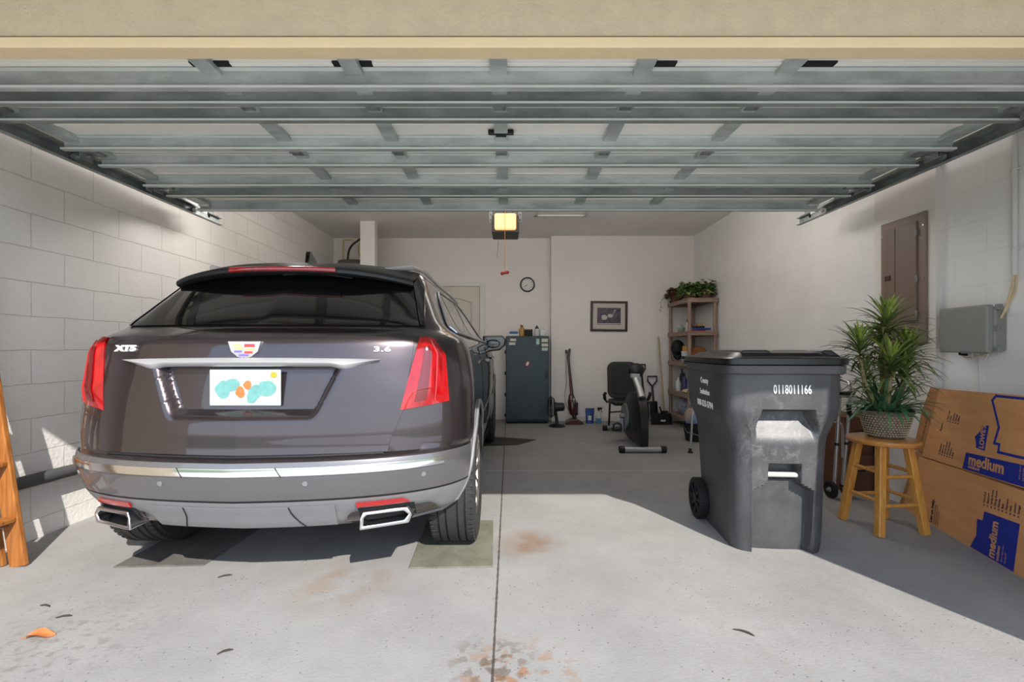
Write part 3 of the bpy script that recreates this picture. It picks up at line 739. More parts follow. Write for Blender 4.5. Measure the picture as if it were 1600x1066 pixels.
# roof rails and side glass
for sg in (-1, 1):
    pts = []
    for y, z, o in ((.66, 1.545, .004), (.80, 1.565, .022), (1.1, 1.585, .03), (1.8, 1.592, .03), (2.4, 1.585, .03), (2.75, 1.565, .01)):
        p = spt(y, z, o, sg) if y > qside(z) - .3 else Vector((sg * .6, y, z)); pts.append(p)
    m = MB(); m.tube(pts, .014, 8); m.build('roof_rail', M_SATIN, car)
    # side glass: belt line and roof line as functions of y
    zb = lambda y: 1.205 - .012 * (y - .7); ztop = lambda y: 1.205 + (1.495 - 1.205) * sstep(.62, 1.30, y) ** .8 if y < 1.30 else (1.495 + .02 * sstep(1.3, 2.2, y) if y < 2.35 else 1.515 - (1.515 - 1.165) * ((y - 2.35) / 1.4) ** 1.5)
    def gl(y0, y1, n=18):
        ys = [y0 + (y1 - y0) * k / n for k in range(n + 1)]; return [[spt(y, zb(y) + (max(ztop(y), zb(y) + .004) - zb(y)) * f, .006, sg) for y in ys] for f in [k / 8 for k in range(9)]]
    for y0, y1 in ((.72, 1.26), (1.30, 2.13), (2.19, 3.66)):
        m = MB(); m.grid(gl(y0, y1)); m.build('side_window', M_GLASS, car)
    ys = [.68 + (3.70 - .68) * k / 60 for k in range(61)]
    ol = [spt(y, zb(y) - .006, .009, sg) for y in ys] + [spt(y, ztop(y) + .008, .009, sg) for y in reversed(ys)]
    m = MB(); m.tube(ol, .0075, 6, closed=True); m.build('window_surround', M_SATIN, car)
    m = MB(); m.grid([[spt(y, zb(y) + (ztop(y) - zb(y)) * f, .009, sg) for y in (2.13, 2.19)] for f in (0, .5, 1)]); m.build('door_pillar', M_GLOSS, car)
    # door mirrors
    mr = MB(); mr.prism([(sg * u + sg * .985, v) for u, v in ((-.125, .088), (.09, .092), (.13, .05), (.12, -.015), (.06, -.07), (-.11, -.09))], 3.04, 3.17, lambda u, v, w_: (u, w_, 1.17 + v)); mr.beam((sg * .87, 3.18, 1.08), (sg * .96, 3.12, 1.13), .06, .035)
    mo = mr.build('door_mirror', M_GLOSS, car, bevel=.02, seg=4)
    m = MB(); m.ell((sg * .972, 3.036, 1.172), (.078, .008, .050), 18, 8); m.build('mirror_glass', M_GLASS, mo)
    for y in (1.62, 2.75):
        m = MB(); m.tube([spt(y - .11, 1.02, .012, sg), spt(y - .06, 1.022, .034, sg), spt(y + .06, 1.024, .034, sg), spt(y + .11, 1.024, .012, sg)], .011, 8); m.build('door_handle', M_CHROME, car)
    for y in (1.28, 2.16, 3.35):
        m = MB(); m.tube([spt(y, z, .002, sg) for z in (.42, .6, .8, 1.0, 1.12, 1.19)], .003, 5); m.build('door_seam', M_SEAM, car)
    # wheel arch trim, sill
    for ay, az in AX:
        pts = []
        for k in range(33):
            a = R(-22 + 224 * k / 32); y, z = ay + .43 * math.cos(a), az + .427 * math.sin(a)
            if z > .25: pts.append(spt(y, z, .004, sg))
        m = MB(); m.tube(pts, .012, 8, flat=.8); m.build('arch_trim', M_CLAD, car)
    m = MB(); m.grid([[spt(y, z, .008, sg) for y in [1.36 + (3.22 - 1.36) * k / 12 for k in range(13)]] for z in (.25, .30, .36, .42)]); m.build('sill_trim', M_CLAD, car)
    # wheels
    for ay, az in AX:
        wx = sg * .846
        Q = Matrix.Rotation(R(90), 3, 'Y')
        t = MB(); prof = [(.23, -.11), (.30, -.125), (.35, -.122), (.370, -.105)]
        gr = [(-.07, .006), (-.03, .006), (.03, .006), (.07, .006)]
        for gc, gw in gr: prof += [(.377, gc - gw), (.366, gc - gw * .6), (.366, gc + gw * .6), (.377, gc + gw)]
        prof += [(.370, .105), (.35, .122), (.30, .125), (.23, .11)]
        t.lathe(prof, 64, (wx, ay, az), Q, close=True)
        for k in range(64):       # shoulder blocks
            a = 2 * math.pi * k / 64
            for s2 in (-1, 1):
                cx = wx + s2 * .098; cy, cz = ay + .370 * math.cos(a), az + .370 * math.sin(a)
                t.beam((cx - .016, cy, cz), (cx + .016, cy, cz), .022, .012, up=(0, math.cos(a), math.sin(a)))
        tyre = t.build('tyre', M_TYRE, car, ang=25)
        rm = MB(); rm.lathe([(.232, -.09), (.236, .10), (.228, .112), (.215, .10), (.205, .06), (.20, -.09)] if sg > 0 else [(.232, .09), (.236, -.10), (.228, -.112), (.215, -.10), (.205, -.06), (.20, .09)], 40, (wx, ay, az), Q, close=True)
        for k in range(10):
            a = 2 * math.pi * k / 10; ca, sa = math.cos(a), math.sin(a)
            rm.beam((wx + sg * .085, ay + .05 * ca, az + .05 * sa), (wx + sg * .10, ay + .222 * ca, az + .222 * sa), .03, .022, up=(1, 0, 0))
        rm.cyl((wx + sg * .05, ay, az), (wx + sg * .098, ay, az), .06, .052, 20)
        rm.build('alloy_rim', M_RIM, car, ang=30)
        m = MB(); m.cyl((wx - sg * .02, ay, az), (wx + sg * .02, ay, az), .17, n=28); m.build('brake_disc', M_STEEL, car)
# ------------------------------------------------------------------ things on the walls
M_BROWN = mat('panel_brown', (132, 112, 100), 0.45, var=0.06)
M_BROWND = mat('panel_brown_door', (122, 103, 91), 0.45, var=0.05)
M_GREY = mat('enclosure_grey', (140, 139, 132), 0.5, var=0.06)
M_BEIGE = mat('beige_cable', (214, 190, 150), 0.6)
M_WCABLE = mat('white_cable', (222, 220, 214), 0.5)
bp = thing('breaker_panel', 'brown electrical breaker panel with a closed door set in the block wall', 'breaker panel', (2.84, 3.275, 1.61))
m = MB(); m.box(-0.014, 0.004, -0.19, 0.19, -0.455, 0.455); m.build('panel_cover', M_BROWN, bp, smooth=False, bevel=0.008)
m = MB(); m.box(-0.026, -0.010, -0.125, 0.145, -0.29, 0.40); m.box(-0.030, -0.026, 0.045, 0.05, -0.28, 0.39); dr = m.build('panel_door', M_BROWND, bp, smooth=False, bevel=0.004)
m = MB(); m.box(-0.034, -0.026, 0.085, 0.13, 0.02, 0.055); m.build('latch', mat('latch_maroon', (70, 36, 30), 0.4), dr, smooth=False, bevel=0.003)
for z in (0.32, -0.0, -0.24):
    m = MB(); m.cyl((-0.026, -0.128, z - 0.02), (-0.026, -0.128, z + 0.02), 0.006, n=8); m.build('hinge', M_STEEL, bp)
for y, z in ((-0.17, 0.36), (-0.17, 0.0), (-0.17, -0.36), (0.17, 0.36), (0.17, -0.36)):
    m = MB(); m.cyl((-0.013, y, z), (-0.018, y, z), 0.007, n=10); m.build('screw', M_STEEL, bp)

eb = thing('utility_enclosure', 'grey plastic utility box with a hinged cover mounted beside the breaker panel', 'utility box', (2.88, 2.78, 1.10))
m = MB(); m.box(-0.075, 0.0, -0.15, 0.14, 0.012, 0.268); m.build('back_box', M_GREY, eb, bevel=0.012, seg=3)
m = MB(); m.box(-0.115, -0.07, -0.145, 0.15, 0.0, 0.28); m.build('hinged_cover', M_GREY, eb, bevel=0.010, seg=3)
for z in (0.235, 0.135, 0.045):
    m = MB(); m.cyl((-0.085, 0.153, z - 0.018), (-0.085, 0.153, z + 0.018), 0.008, n=10); m.build('hinge', M_GREY, eb)
for z in (0.14, 0.265, 0.02):
    m = MB(); m.box(-0.075, -0.045, -0.168, -0.148, z - 0.016, z + 0.016); m.cyl((-0.06, -0.168, z), (-0.06, -0.172, z), 0.008, n=10); m.build('latch', M_GREY, eb, bevel=0.003)
m = MB(); m.tube(bez((-0.02, 0.11, 0.02), (-0.04, 0.1, -0.06), (-0.03, -0.02, -0.04), (-0.02, -0.1, 0.02)), 0.004, 6); m.build('cable_loop', M_BEIGE, eb)
m = MB(); m.tube(bez((-0.02, 0.03, 0.02), (-0.05, 0.02, -0.09), (-0.03, -0.06, -0.09), (-0.02, -0.07, 0.02)), 0.003, 6); m.tube([(-0.012, 0.0, 0.02), (-0.008, 0.0, -0.1), (-0.006, 0.0, -0.62)], 0.0035, 6); m.build('white_cable', M_WCABLE, eb)
m = MB(); m.tube([(-0.02, 0.11, 0.02), (-0.03, 0.1, -0.012), (-0.025, 0.06, -0.015)], 0.007, 8); m.build('black_cable', M_BLACK, eb)
cn = thing('conduit', 'white painted electrical conduit running down the wall above the utility box', 'conduit', (2.86, 2.575, 1.54))
m = MB(); m.cyl((0, 0, 0), (0, 0, 0.86), 0.0135, n=14); m.build('pipe', M_WHITE, cn)
for z in (0.15, 0.6):
    m = MB(); m.tube([(0.018, -0.03, z), (0.004, -0.022, z), (-0.015, 0, z), (0.004, 0.022, z), (0.018, 0.03, z)], 0.004, 6); m.build('pipe_strap', M_WHITE, cn)
cb = MB(); cb.tube([(2.855, 2.575, 1.55), (2.852, 2.577, 1.50), (2.850, 2.585, 1.45), (2.845, 2.60, 1.38), (2.84, 2.615, 1.33), (2.842, 2.632, 1.30)], 0.0062, 8)
cb.tube([(2.862, 2.568, 1.55), (2.860, 2.566, 1.50), (2.858, 2.57, 1.45), (2.85, 2.592, 1.39), (2.845, 2.61, 1.34), (2.85, 2.635, 1.31)], 0.005, 8)
tag(cb.build('feed_cable', M_BEIGE), 'pale beige cable looping from the white conduit down to the grey utility box', 'cable')

ck = thing('wall_clock', 'round black-rimmed wall clock with a white face hanging beside the grey-beige door', 'clock', (0.286, YB, 2.15))
Q = Matrix.Rotation(R(90), 3, 'X')
m = MB(); m.lathe([(0.096, 0.0), (0.115, 0.004), (0.119, 0.02), (0.112, 0.034), (0.098, 0.030), (0.096, 0.014)], 40, (0, 0, 0), Q, close=True); m.build('rim', M_BLACK, ck)
m = MB(); m.cyl((0, 0, 0), (0, -0.014, 0), 0.099, n=36); m.build('dial', M_WHITE, ck)
m = MB()
for k in range(12):
    a = 2 * math.pi * k / 12; m.beam((0.07 * math.cos(a), -0.015, 0.07 * math.sin(a)), (0.087 * math.cos(a), -0.015, 0.087 * math.sin(a)), 0.005, 0.002, up=(0, 1, 0))
m.build('hour_mark', M_BLACK, ck, smooth=False)
for nm, a, l, w_ in (('hour_hand', 222, 0.045, 0.007), ('minute_hand', 215, 0.07, 0.005)):
    a = R(a); m = MB(); m.beam((0, -0.017, 0), (l * math.cos(a), -0.017, l * math.sin(a)), w_, 0.002, up=(0, 1, 0)); m.build(nm, M_BLACK, ck, smooth=False)

M_FRM = mat('dark_cherry_frame', (38, 20, 18), 0.35, var=0.2)
M_MATB = mat('mat_board', (196, 184, 176), 0.7, var=0.03)
M_PHOTO = mat('photo_violet', (92, 76, 92), 0.4, rgb2=(40, 33, 44), scale=16)
M_SHELL = mat('photo_pale', (205, 196, 192), 0.5, rgb2=(160, 150, 150), scale=60)
pf = thing('framed_picture', 'dark framed still-life print of two pale rounded forms hanging on the back wall', 'picture', (1.55, YB2, 1.635), rot=(0, R(0.6), 0))
m = MB()
for a in ((-0.288, 0.288, 0.202, 0.236), (-0.288, 0.288, -0.236, -0.202), (-0.288, -0.252, -0.202, 0.202), (0.252, 0.288, -0.202, 0.202)): m.box(a[0], a[1], -0.026, 0, a[2], a[3])
m.build('frame', M_FRM, pf, smooth=False, bevel=0.004)
m = MB(); m.box(-0.254, 0.254, -0.012, -0.002, -0.204, 0.204); m.build('mat_board', M_MATB, pf, smooth=False)
m = MB(); m.box(-0.183, 0.183, -0.0145, -0.012, -0.132, 0.132); ph = m.build('print', M_PHOTO, pf, smooth=False)
for k, (cx, cz, rx, rz) in enumerate(((-0.075, -0.018, 0.046, 0.045), (0.018, 0.008, 0.042, 0.032))):
    m = MB(); m.add(blob(cx, cz, rx, rz, -0.0155 - 0.0004 * k, 22, k + 3), [tuple(range(22))]); m.build('pale_form', M_SHELL, ph, smooth=False)
m = MB(); m.tube([(0.05, -0.0155, 0.02), (0.085, -0.0155, 0.055), (0.105, -0.0155, 0.10), (0.09, -0.0155, 0.105), (0.065, -0.0155, 0.06)], 0.004, 5); m.add([(-0.18, -0.0152, -0.11), (0.18, -0.0152, -0.11), (0.18, -0.0152, -0.125), (-0.18, -0.0152, -0.125)], [(0, 1, 2, 3)]); m.build('pale_stem', M_SHELL, ph)
sw = thing('light_switch', 'small dark wall switch beside the door casing', 'switch', (-0.355, YB, 0.92))
m = MB(); m.box(-0.022, 0.022, -0.006, 0, -0.05, 0.05); m.build('switch_plate', M_BLACK, sw, smooth=False, bevel=0.002)
m = MB(); m.box(-0.008, 0.008, -0.012, -0.005, -0.018, 0.018); m.build('toggle', M_WHITE, sw, smooth=False)

# water heater behind the boxed post
M_HEAT = mat('heater_jacket', (108, 104, 100), 0.45, var=0.1); M_TAN = mat('expansion_tank_tan', (196, 172, 132), 0.45, var=0.06); M_COPPER = mat('pex_pipe_yellow', (196, 168, 112), 0.5)
wh = thing('water_heater', 'grey water heater tank standing in the corner behind the white boxed post', 'water heater', (-2.33, 6.83, 0))
m = MB(); m.box(-0.33, 0.33, -0.33, 0.33, 0.0, 0.42); m.build('stand', M_WHITE, wh, smooth=False)
m = MB(); m.lathe([(0.30, 0.42), (0.31, 0.44), (0.31, 2.28), (0.315, 2.29), (0.30, 2.36), (0.24, 2.395), (0.0, 2.40)], 36); m.build('tank_jacket', M_HEAT, wh)
m = MB(); m.lathe([(0.25, 2.36), (0.225, 2.43), (0.12, 2.445), (0.0, 2.45)], 28); m.build('top_cover', mat('cover_brown', (92, 80, 76), 0.5), wh)
m = MB(); m.lathe([(0.0, 2.50), (0.06, 2.505), (0.095, 2.53), (0.105, 2.56), (0.105, 2.67), (0.095, 2.70), (0.05, 2.725), (0.0, 2.73)], 28, (0.18, -0.05, 0)); m.cyl((0.18, -0.05, 2.40), (0.18, -0.05, 2.505), 0.018, n=12); m.build('expansion_tank', M_TAN, wh)
m = MB(); m.lathe([(0.04, 2.43), (0.03, 2.46), (0.012, 2.50)], 16, (0.18, -0.05, 0)); m.build('valve', M_BLACK, wh)
m = MB(); m.tube(bez((-0.06, -0.1, 2.42), (-0.06, -0.1, 2.64), (0.0, -0.12, 2.66), (0.14, -0.10, 2.76), 14), 0.016, 10); m.build('flex_hose', M_BLACK, wh)
m = MB(); m.tube([(-0.20, 0.1, 2.40), (-0.20, 0.1, 2.77), (-0.19, 0.1, 2.785), (-0.05, 0.1, 2.785)], 0.012, 8); m.build('supply_pipe', M_COPPER, wh)
m = MB(); m.tube([(0.08, -0.08, 2.78), (0.32, -0.08, 2.79)], 0.016, 8); m.build('outlet_pipe', M_COPPER, wh)

# long black foam pipe lying along the block wall
M_PIPE = mat('foam_grey', (74, 74, 74), 0.8, var=0.15)
hs = thing('foam_pipe', 'long black pipe fixed low along the block wall beside the car', 'pipe', (XL + 0.045, 0, 0.36))
m = MB(); m.tube([(0, 2.10, 0.012), (0, 2.6, 0.004), (0, 3.4, -0.01), (0, 5.6, -0.03)], 0.036, 14); m.build('tube', M_PIPE, hs)
for y in (2.36, 3.4):
    m = MB(); m.tube([(-0.04, y, 0.045), (0.0, y, 0.048), (0.034, y, 0.035), (0.044, y, 0.0), (0.034, y, -0.034), (0.0, y, -0.046), (-0.04, y, -0.045)], 0.006, 6); m.build('clip', M_BLACK, hs)
# ------------------------------------------------------------------ wooden step ladder folded against the block wall
M_OAKL = mat('ladder_wood', (166, 106, 52), 0.4, rgb2=(128, 76, 32), scale=9, stretch=(6, 6, 0.5))
ld = thing('step_ladder', 'folded orange-brown wooden step ladder leaning on the block wall beside the car', 'ladder', (-2.53, 2.14, 0))
def lean(x, z): return x - 0.155 * z
for y in (-0.19, 0.21):
    m = MB(); m.beam((0, y, 0.0), (lean(0, 1.62), y, 1.62), 0.026, 0.082, up=(1, 0, 0)); m.build('side_rail', M_OAKL, ld, smooth=False, bevel=0.005)
    m = MB(); m.beam((-0.095, y - 0.002, 0.0), (lean(-0.09, 1.45), y - 0.002, 1.45), 0.024, 0.05, up=(1, 0, 0)); m.build('rear_rail', M_OAKL, ld, smooth=False, bevel=0.005)
for k in range(5):
    z = 0.245 + 0.285 * k
    m = MB(); m.box(lean(0.035, z) - 0.10, lean(0.035, z), -0.178, 0.198, z - 0.011, z + 0.011); tr_ = m.build('tread', M_OAKL, ld, smooth=False, bevel=0.004)
    m = MB(); m.cyl((lean(-0.012, z - 0.03), -0.215, z - 0.03), (lean(-0.012, z - 0.03), 0.232, z - 0.03), 0.0045, n=8); m.cyl((lean(-0.012, z - 0.03), 0.224, z - 0.03), (lean(-0.012, z - 0.03), 0.234, z - 0.03), 0.011, n=8); m.build('tie_rod', M_STEEL, tr_)
for z in (0.18, 1.0):
    m = MB(); m.box(lean(-0.11, z), lean(-0.085, z), -0.18, 0.2, z - 0.02, z + 0.02); m.build('rear_rung', M_OAKL, ld, smooth=False, bevel=0.003)
m = MB(); m.box(lean(-0.11, 1.64), lean(0.06, 1.64), -0.22, 0.24, 1.62, 1.642); m.build('top_step', M_OAKL, ld, smooth=False, bevel=0.005)

# mats under the wheels
M_MATG = mat('mat_green_grey', (116, 117, 101), 0.9, rgb2=(98, 96, 80), scale=7, bump=0.3, bscale=120)
M_MATD = mat('mat_dark', (62, 58, 54), 0.9, rgb2=(48, 45, 42), scale=7, bump=0.3, bscale=120)
M_MATK = mat('mat_charcoal', (102, 98, 92), 0.9, rgb2=(84, 80, 76), scale=7, bump=0.3, bscale=120)
def wheel_mat(label, pts, mt):
    cx = sum(p[0] for p in pts) / 4; cy = sum(p[1] for p in pts) / 4
    m = MB(); m.prism([(x - cx, y - cy) for x, y in pts], 0.0, 0.007); o = m.build('wheel_mat', mt, smooth=False, bevel=0.003); o.location = (cx, cy, 0); tag(o, label, 'mat', None)
wheel_mat('greenish grey rubber mat in the sun under the rear wheel beside the floor joint', [(-0.515, 2.32), (-0.085, 2.335), (-0.105, 2.97), (-0.54, 2.95)], M_MATG)
wheel_mat('charcoal rubber mat in the shade under the rear wheel beside the block wall', [(-2.03, 2.33), (-1.58, 2.35), (-1.55, 2.85), (-2.02, 2.86)], M_MATK)
wheel_mat('dark mat under the front wheel deep in the garage', [(-0.44, 5.22), (0.10, 5.32), (0.33, 5.62), (-0.35, 5.85)], M_MATD)

# dry leaf and twigs on the sunny slab
M_LEAF = mat('dry_leaf_brown', (186, 112, 58), 0.8, var=0.3, scale=40); M_TWIG = mat('twig_dark', (58, 46, 40), 0.9)
rng = random.Random(3)
m = MB(); rws = []
for i in range(7):
    f = i / 6; w_ = 0.026 * math.sin(math.pi * (0.08 + 0.86 * f)) ; rws.append([Vector((-0.045 + 0.09 * f, w_ * g, 0.004 + 0.012 * g * g + 0.010 * math.sin(5 * f))) for g in (-1, -0.5, 0, 0.5, 1)])
m.grid(rws); m.tube([(-0.045, 0, 0.006), (-0.07, 0.006, 0.003)], 0.0015, 5); o = m.build('dry_leaf', M_LEAF); o.location = (-1.82, 1.768, 0.0); o.rotation_euler = (0, 0, R(14)); tag(o, 'curled orange-brown dry leaf lying on the sunny concrete', 'leaf')
for x, y, l, a, lab in ((0.925, 1.795, 0.075, -32, 'dark curved twig on the sunny concrete in front of the bin'), (-1.40, 2.24, 0.06, 28, 'thin twig on the concrete just behind the car bumper'), (-1.86, 1.90, 0.055, 20, 'short twig lying a step beyond the orange dry leaf'), (-2.02, 1.98, 0.05, -8, 'pale twig near the edge of the sunny slab by the ladder'), (-1.05, 1.68, 0.05, 35, 'small twig between the dry leaf and the floor joint')):
    m = MB(); m.tube([(-l / 2, 0, 0.004), (-l * 0.1, l * 0.07, 0.006), (l * 0.25, l * 0.04, 0.005), (l / 2, -l * 0.05, 0.004)], [0.002, 0.0035, 0.004, 0.0015], 6)
    o = m.build('twig', M_TWIG); o.location = (x, y, 0); o.rotation_euler = (0, 0, R(a)); tag(o, lab, 'twig')
# ------------------------------------------------------------------ along the back wall
M_TEAL = mat('cabinet_teal', (44, 60, 66), 0.4, 0.1, rgb2=(35, 48, 54), scale=3)
M_NOTE = mat('note_paper', (206, 202, 184), 0.7); M_NOTEG = mat('note_green', (176, 200, 186), 0.7)
cab = thing('metal_cabinet', 'tall dark teal metal cabinet with notes stuck on its door by the back wall', 'cabinet', (0.27, 6.83, 0))
m = MB(); m.box(-0.325, 0.325, 0.02, 0.40, 0.03, 1.32); m.build('cabinet_body', M_TEAL, cab, smooth=False, bevel=0.008)
m = MB(); m.box(-0.32, 0.32, -0.008, 0.02, 0.06, 1.30); dr = m.build('cabinet_door', M_TEAL, cab, smooth=False, bevel=0.008)
m = MB(); m.box(-0.31, 0.31, 0.04, 0.38, 0.0, 0.03); m.build('plinth', M_BLACKM, cab, smooth=False)
for z in (1.08, 0.76, 0.44, 0.13):
    m = MB(); m.cyl((-0.333, 0.005, z - 0.025), (-0.333, 0.005, z + 0.025), 0.011, n=10); m.build('hinge', M_BLACK, cab)
m = MB(); m.box(0.255, 0.315, -0.014, -0.006, 0.69, 0.80); m.cyl((0.285, -0.014, 0.745), (0.285, -0.035, 0.745), 0.016, n=12); m.beam((0.285, -0.04, 0.77), (0.285, -0.04, 0.67), 0.02, 0.012); m.build('handle', M_BLACK, dr)
n0 = None
for x, z, w_, h_, mt, lab in ((-0.215, 1.262, 0.09, 0.036, M_NOTE, 'upper paper note stuck near the hinge side of the teal cabinet door'), (-0.23, 1.205, 0.095, 0.04, M_NOTE, 'lower paper note stuck near the hinge side of the teal cabinet door'),
        (0.155, 1.235, 0.045, 0.085, M_NOTEG, 'narrow pale green note stuck on the teal cabinet door'), (0.26, 1.255, 0.095, 0.05, M_NOTE, 'top one of three notes above the cabinet handle'), (0.26, 1.185, 0.095, 0.045, M_NOTE, 'middle one of three notes above the cabinet handle'), (0.26, 1.122, 0.09, 0.045, M_NOTEG, 'bottom one of three notes above the cabinet handle')):
    m = MB(); m.box(-w_ / 2, w_ / 2, -0.003, 0, -h_ / 2, h_ / 2); o = m.build('paper_note', mt, smooth=False); o.location = (0.27 + x, 6.8215, z); tag(o, lab, 'note', 'notes on the teal cabinet')
mg = thing('magnet', 'oval red and white magnet in the middle of the teal cabinet door', 'magnet', (0.27, 6.822, 0.905))
m = MB(); m.add([(0.032 * math.cos(a) + 0.012 * math.sin(a), -0.004, 0.042 * math.sin(a)) for a in [2 * math.pi * k / 20 for k in range(20)]] + [(0.032 * math.cos(a) + 0.012 * math.sin(a), 0.0, 0.042 * math.sin(a)) for a in [2 * math.pi * k / 20 for k in range(20)]], [tuple(range(20)), tuple(range(39, 19, -1))] + [(k, (k + 1) % 20, 20 + (k + 1) % 20, 20 + k) for k in range(20)]); m.build('border', M_RED, mg)
m = MB(); m.add([(0.02 * math.cos(a) + 0.007 * math.sin(a), -0.0055, 0.03 * math.sin(a)) for a in [2 * math.pi * k / 20 for k in range(20)]], [tuple(range(20))]); m.build('white_centre', M_WHITE, mg)
# on the cabinet
ZT = 1.321
M_BLUE = mat('blue_pack', (46, 92, 150), 0.5); M_AMBER = mat('amber_plastic', (178, 132, 60), 0.35); M_PALE = mat('pale_pack', (206, 214, 214), 0.5)
b = thing('wipes_pack', 'low blue and white pack on the teal cabinet', 'pack', (0.07, 7.0, ZT))
m = MB(); m.box(-0.08, 0.08, -0.06, 0.06, 0, 0.035); m.build('lower_half', M_PALE, b, bevel=0.012, seg=3)
m = MB(); m.box(-0.07, 0.06, -0.055, 0.055, 0.035, 0.072); m.build('upper_half', M_BLUE, b, bevel=0.014, seg=3)
b = thing('amber_bottle', 'amber yellow bottle standing between the blue pack and the black box', 'bottle', (0.19, 6.98, ZT))
m = MB(); m.lathe([(0.042, 0), (0.046, 0.01), (0.046, 0.10), (0.034, 0.125), (0.018, 0.135)], 24); m.build('bottle_body', M_AMBER, b)
m = MB(); m.lathe([(0.02, 0.135), (0.02, 0.165), (0.008, 0.17)], 16); m.box(-0.03, 0.006, -0.006, 0.006, 0.165, 0.175); m.build('pump_cap', mat('cap_brown', (120, 80, 40), 0.4), b)
b = thing('black_box', 'black cube box on the teal cabinet beside the amber bottle', 'box', (0.295, 6.98, ZT))
m = MB(); m.box(-0.058, 0.058, -0.055, 0.055, 0, 0.085); m.build('box_body', M_BLACKM, b, bevel=0.004); m = MB(); m.box(-0.06, 0.06, -0.057, 0.057, 0.085, 0.104); m.build('lid', M_BLACK, b, bevel=0.004)
M_CLEAR = mat('cloudy_plastic', (196, 200, 196), 0.25, var=0.06)
b = thing('clear_jar', 'clear jar with a dark stopper on the teal cabinet', 'jar', (0.42, 6.97, ZT))
m = MB(); m.lathe([(0.038, 0), (0.042, 0.008), (0.042, 0.10), (0.03, 0.115)], 24); m.build('jar_body', M_CLEAR, b); m = MB(); m.lathe([(0.03, 0.115), (0.03, 0.135), (0.012, 0.14), (0.014, 0.16), (0.0, 0.165)], 16); m.build('stopper', M_BLACK, b)
b = thing('white_tub', 'white squarish tub at the end of the row on the teal cabinet', 'tub', (0.505, 6.97, ZT))
m = MB(); m.box(-0.038, 0.038, -0.038, 0.038, 0, 0.095); m.build('tub_body', M_PALE, b, bevel=0.012, seg=3); m = MB(); m.cyl((0, 0, 0.095), (0, 0, 0.115), 0.032, n=20); m.build('lid', M_WHITE, b)

# desk fan seen edge-on
fn_ = thing('desk_fan', 'small black desk fan turned side-on on the floor by the teal cabinet', 'fan', (0.69, 6.60, 0))
m = MB(); m.lathe([(0.12, 0), (0.122, 0.008), (0.10, 0.026), (0.035, 0.04), (0.028, 0.05)], 30); m.build('base', M_BLACK, fn_)
m = MB(); m.cyl((0, 0, 0.045), (-0.02, 0, 0.22), 0.026, 0.02, 16); m.build('stem', M_BLACK, fn_)
m = MB(); m.cyl((0.085, 0, 0.285), (-0.04, 0, 0.285), 0.06, 0.066, 22); m.ell((0.085, 0, 0.285), (0.03, 0.06, 0.06), 18, 10); m.build('motor_housing', M_BLACK, fn_)
m = MB(); cx = -0.085
for k in range(36):
    a = 2 * math.pi * k / 36; d_ = Vector((0, math.cos(a), math.sin(a))); o_ = Vector((cx, 0, 0.285))
    m.tube([o_ + Vector((0.05, 0, 0)) + d_ * 0.03, o_ + Vector((0.045, 0, 0)) + d_ * 0.12, o_ + d_ * 0.155, o_ + Vector((-0.04, 0, 0)) + d_ * 0.12, o_ + Vector((-0.05, 0, 0)) + d_ * 0.02], 0.0022, 4)
m.tube([Vector((cx, 0.156 * math.cos(a), 0.285 + 0.156 * math.sin(a))) for a in [2 * math.pi * k / 40 for k in range(40)]], 0.006, 6, closed=True); m.build('cage', M_BLACK, fn_)
for k in range(4):
    a = 2 * math.pi * k / 4 + 0.3; m = MB(); c0 = Vector((cx, 0, 0.285)); d_ = Vector((0, math.cos(a), math.sin(a))); e_ = Vector((0, -math.sin(a), math.cos(a)))
    m.grid([[c0 + d_ * r + e_ * s * (0.02 + 0.28 * r) + Vector((0.05 * s * r * 3, 0, 0)) for s in (-0.5, 0, 0.5)] for r in (0.02, 0.06, 0.1, 0.13)]); m.build('blade', mat('fan_blade', (50, 52, 54), 0.4) if k == 0 else bpy.data.materials['fan_blade'], fn_)
# stick vacuum
M_WINE = mat('vacuum_wine_red', (74, 22, 22), 0.3, var=0.15, coat=0.6)
vc = thing('stick_vacuum', 'dark red upright stick vacuum standing against the back wall', 'vacuum cleaner', (0.965, 6.84, 0))
m = MB(); m.prism([(-0.14, 0), (0.14, 0), (0.12, 0.04), (0.05, 0.075), (-0.05, 0.075), (-0.12, 0.045)], -0.09, 0.09, lambda u, v, w_: (u, w_, v)); m.build('floor_head', M_WINE, vc, bevel=0.012, seg=3)
m = MB(); m.cyl((0.03, 0.02, 0.05), (0.0, 0.05, 0.16), 0.03, n=16); m.build('neck', M_BLACK, vc)
m = MB(); m.lathe([(0.03, 0), (0.055, 0.03), (0.066, 0.12), (0.062, 0.22), (0.04, 0.30), (0.022, 0.33)], 22, (0.0, 0.05, 0.12), orient((0, 0, 0), (-0.08, 0.12, 1))); m.build('dust_canister', M_WINE, vc)
m = MB(); m.box(0.01, 0.07, 0.03, 0.09, 0.12, 0.32); m.build('filter_housing', M_BLACK, vc, bevel=0.012)
m = MB(); m.ell((0.005, -0.005, 0.34), (0.018, 0.012, 0.05), 14, 10); m.build('clear_window', M_STEEL, vc)
m = MB(); m.tube([(-0.015, 0.08, 0.42), (-0.035, 0.13, 0.70), (-0.05, 0.17, 0.92)], [0.026, 0.022, 0.019], 14); m.build('wand', M_WINE, vc)
m = MB(); m.tube([(-0.05, 0.17, 0.92), (-0.055, 0.18, 1.0), (-0.042, 0.18, 1.08), (-0.035, 0.175, 1.13)], [0.02, 0.022, 0.02, 0.016], 12); m.build('grip', M_WINE, vc)
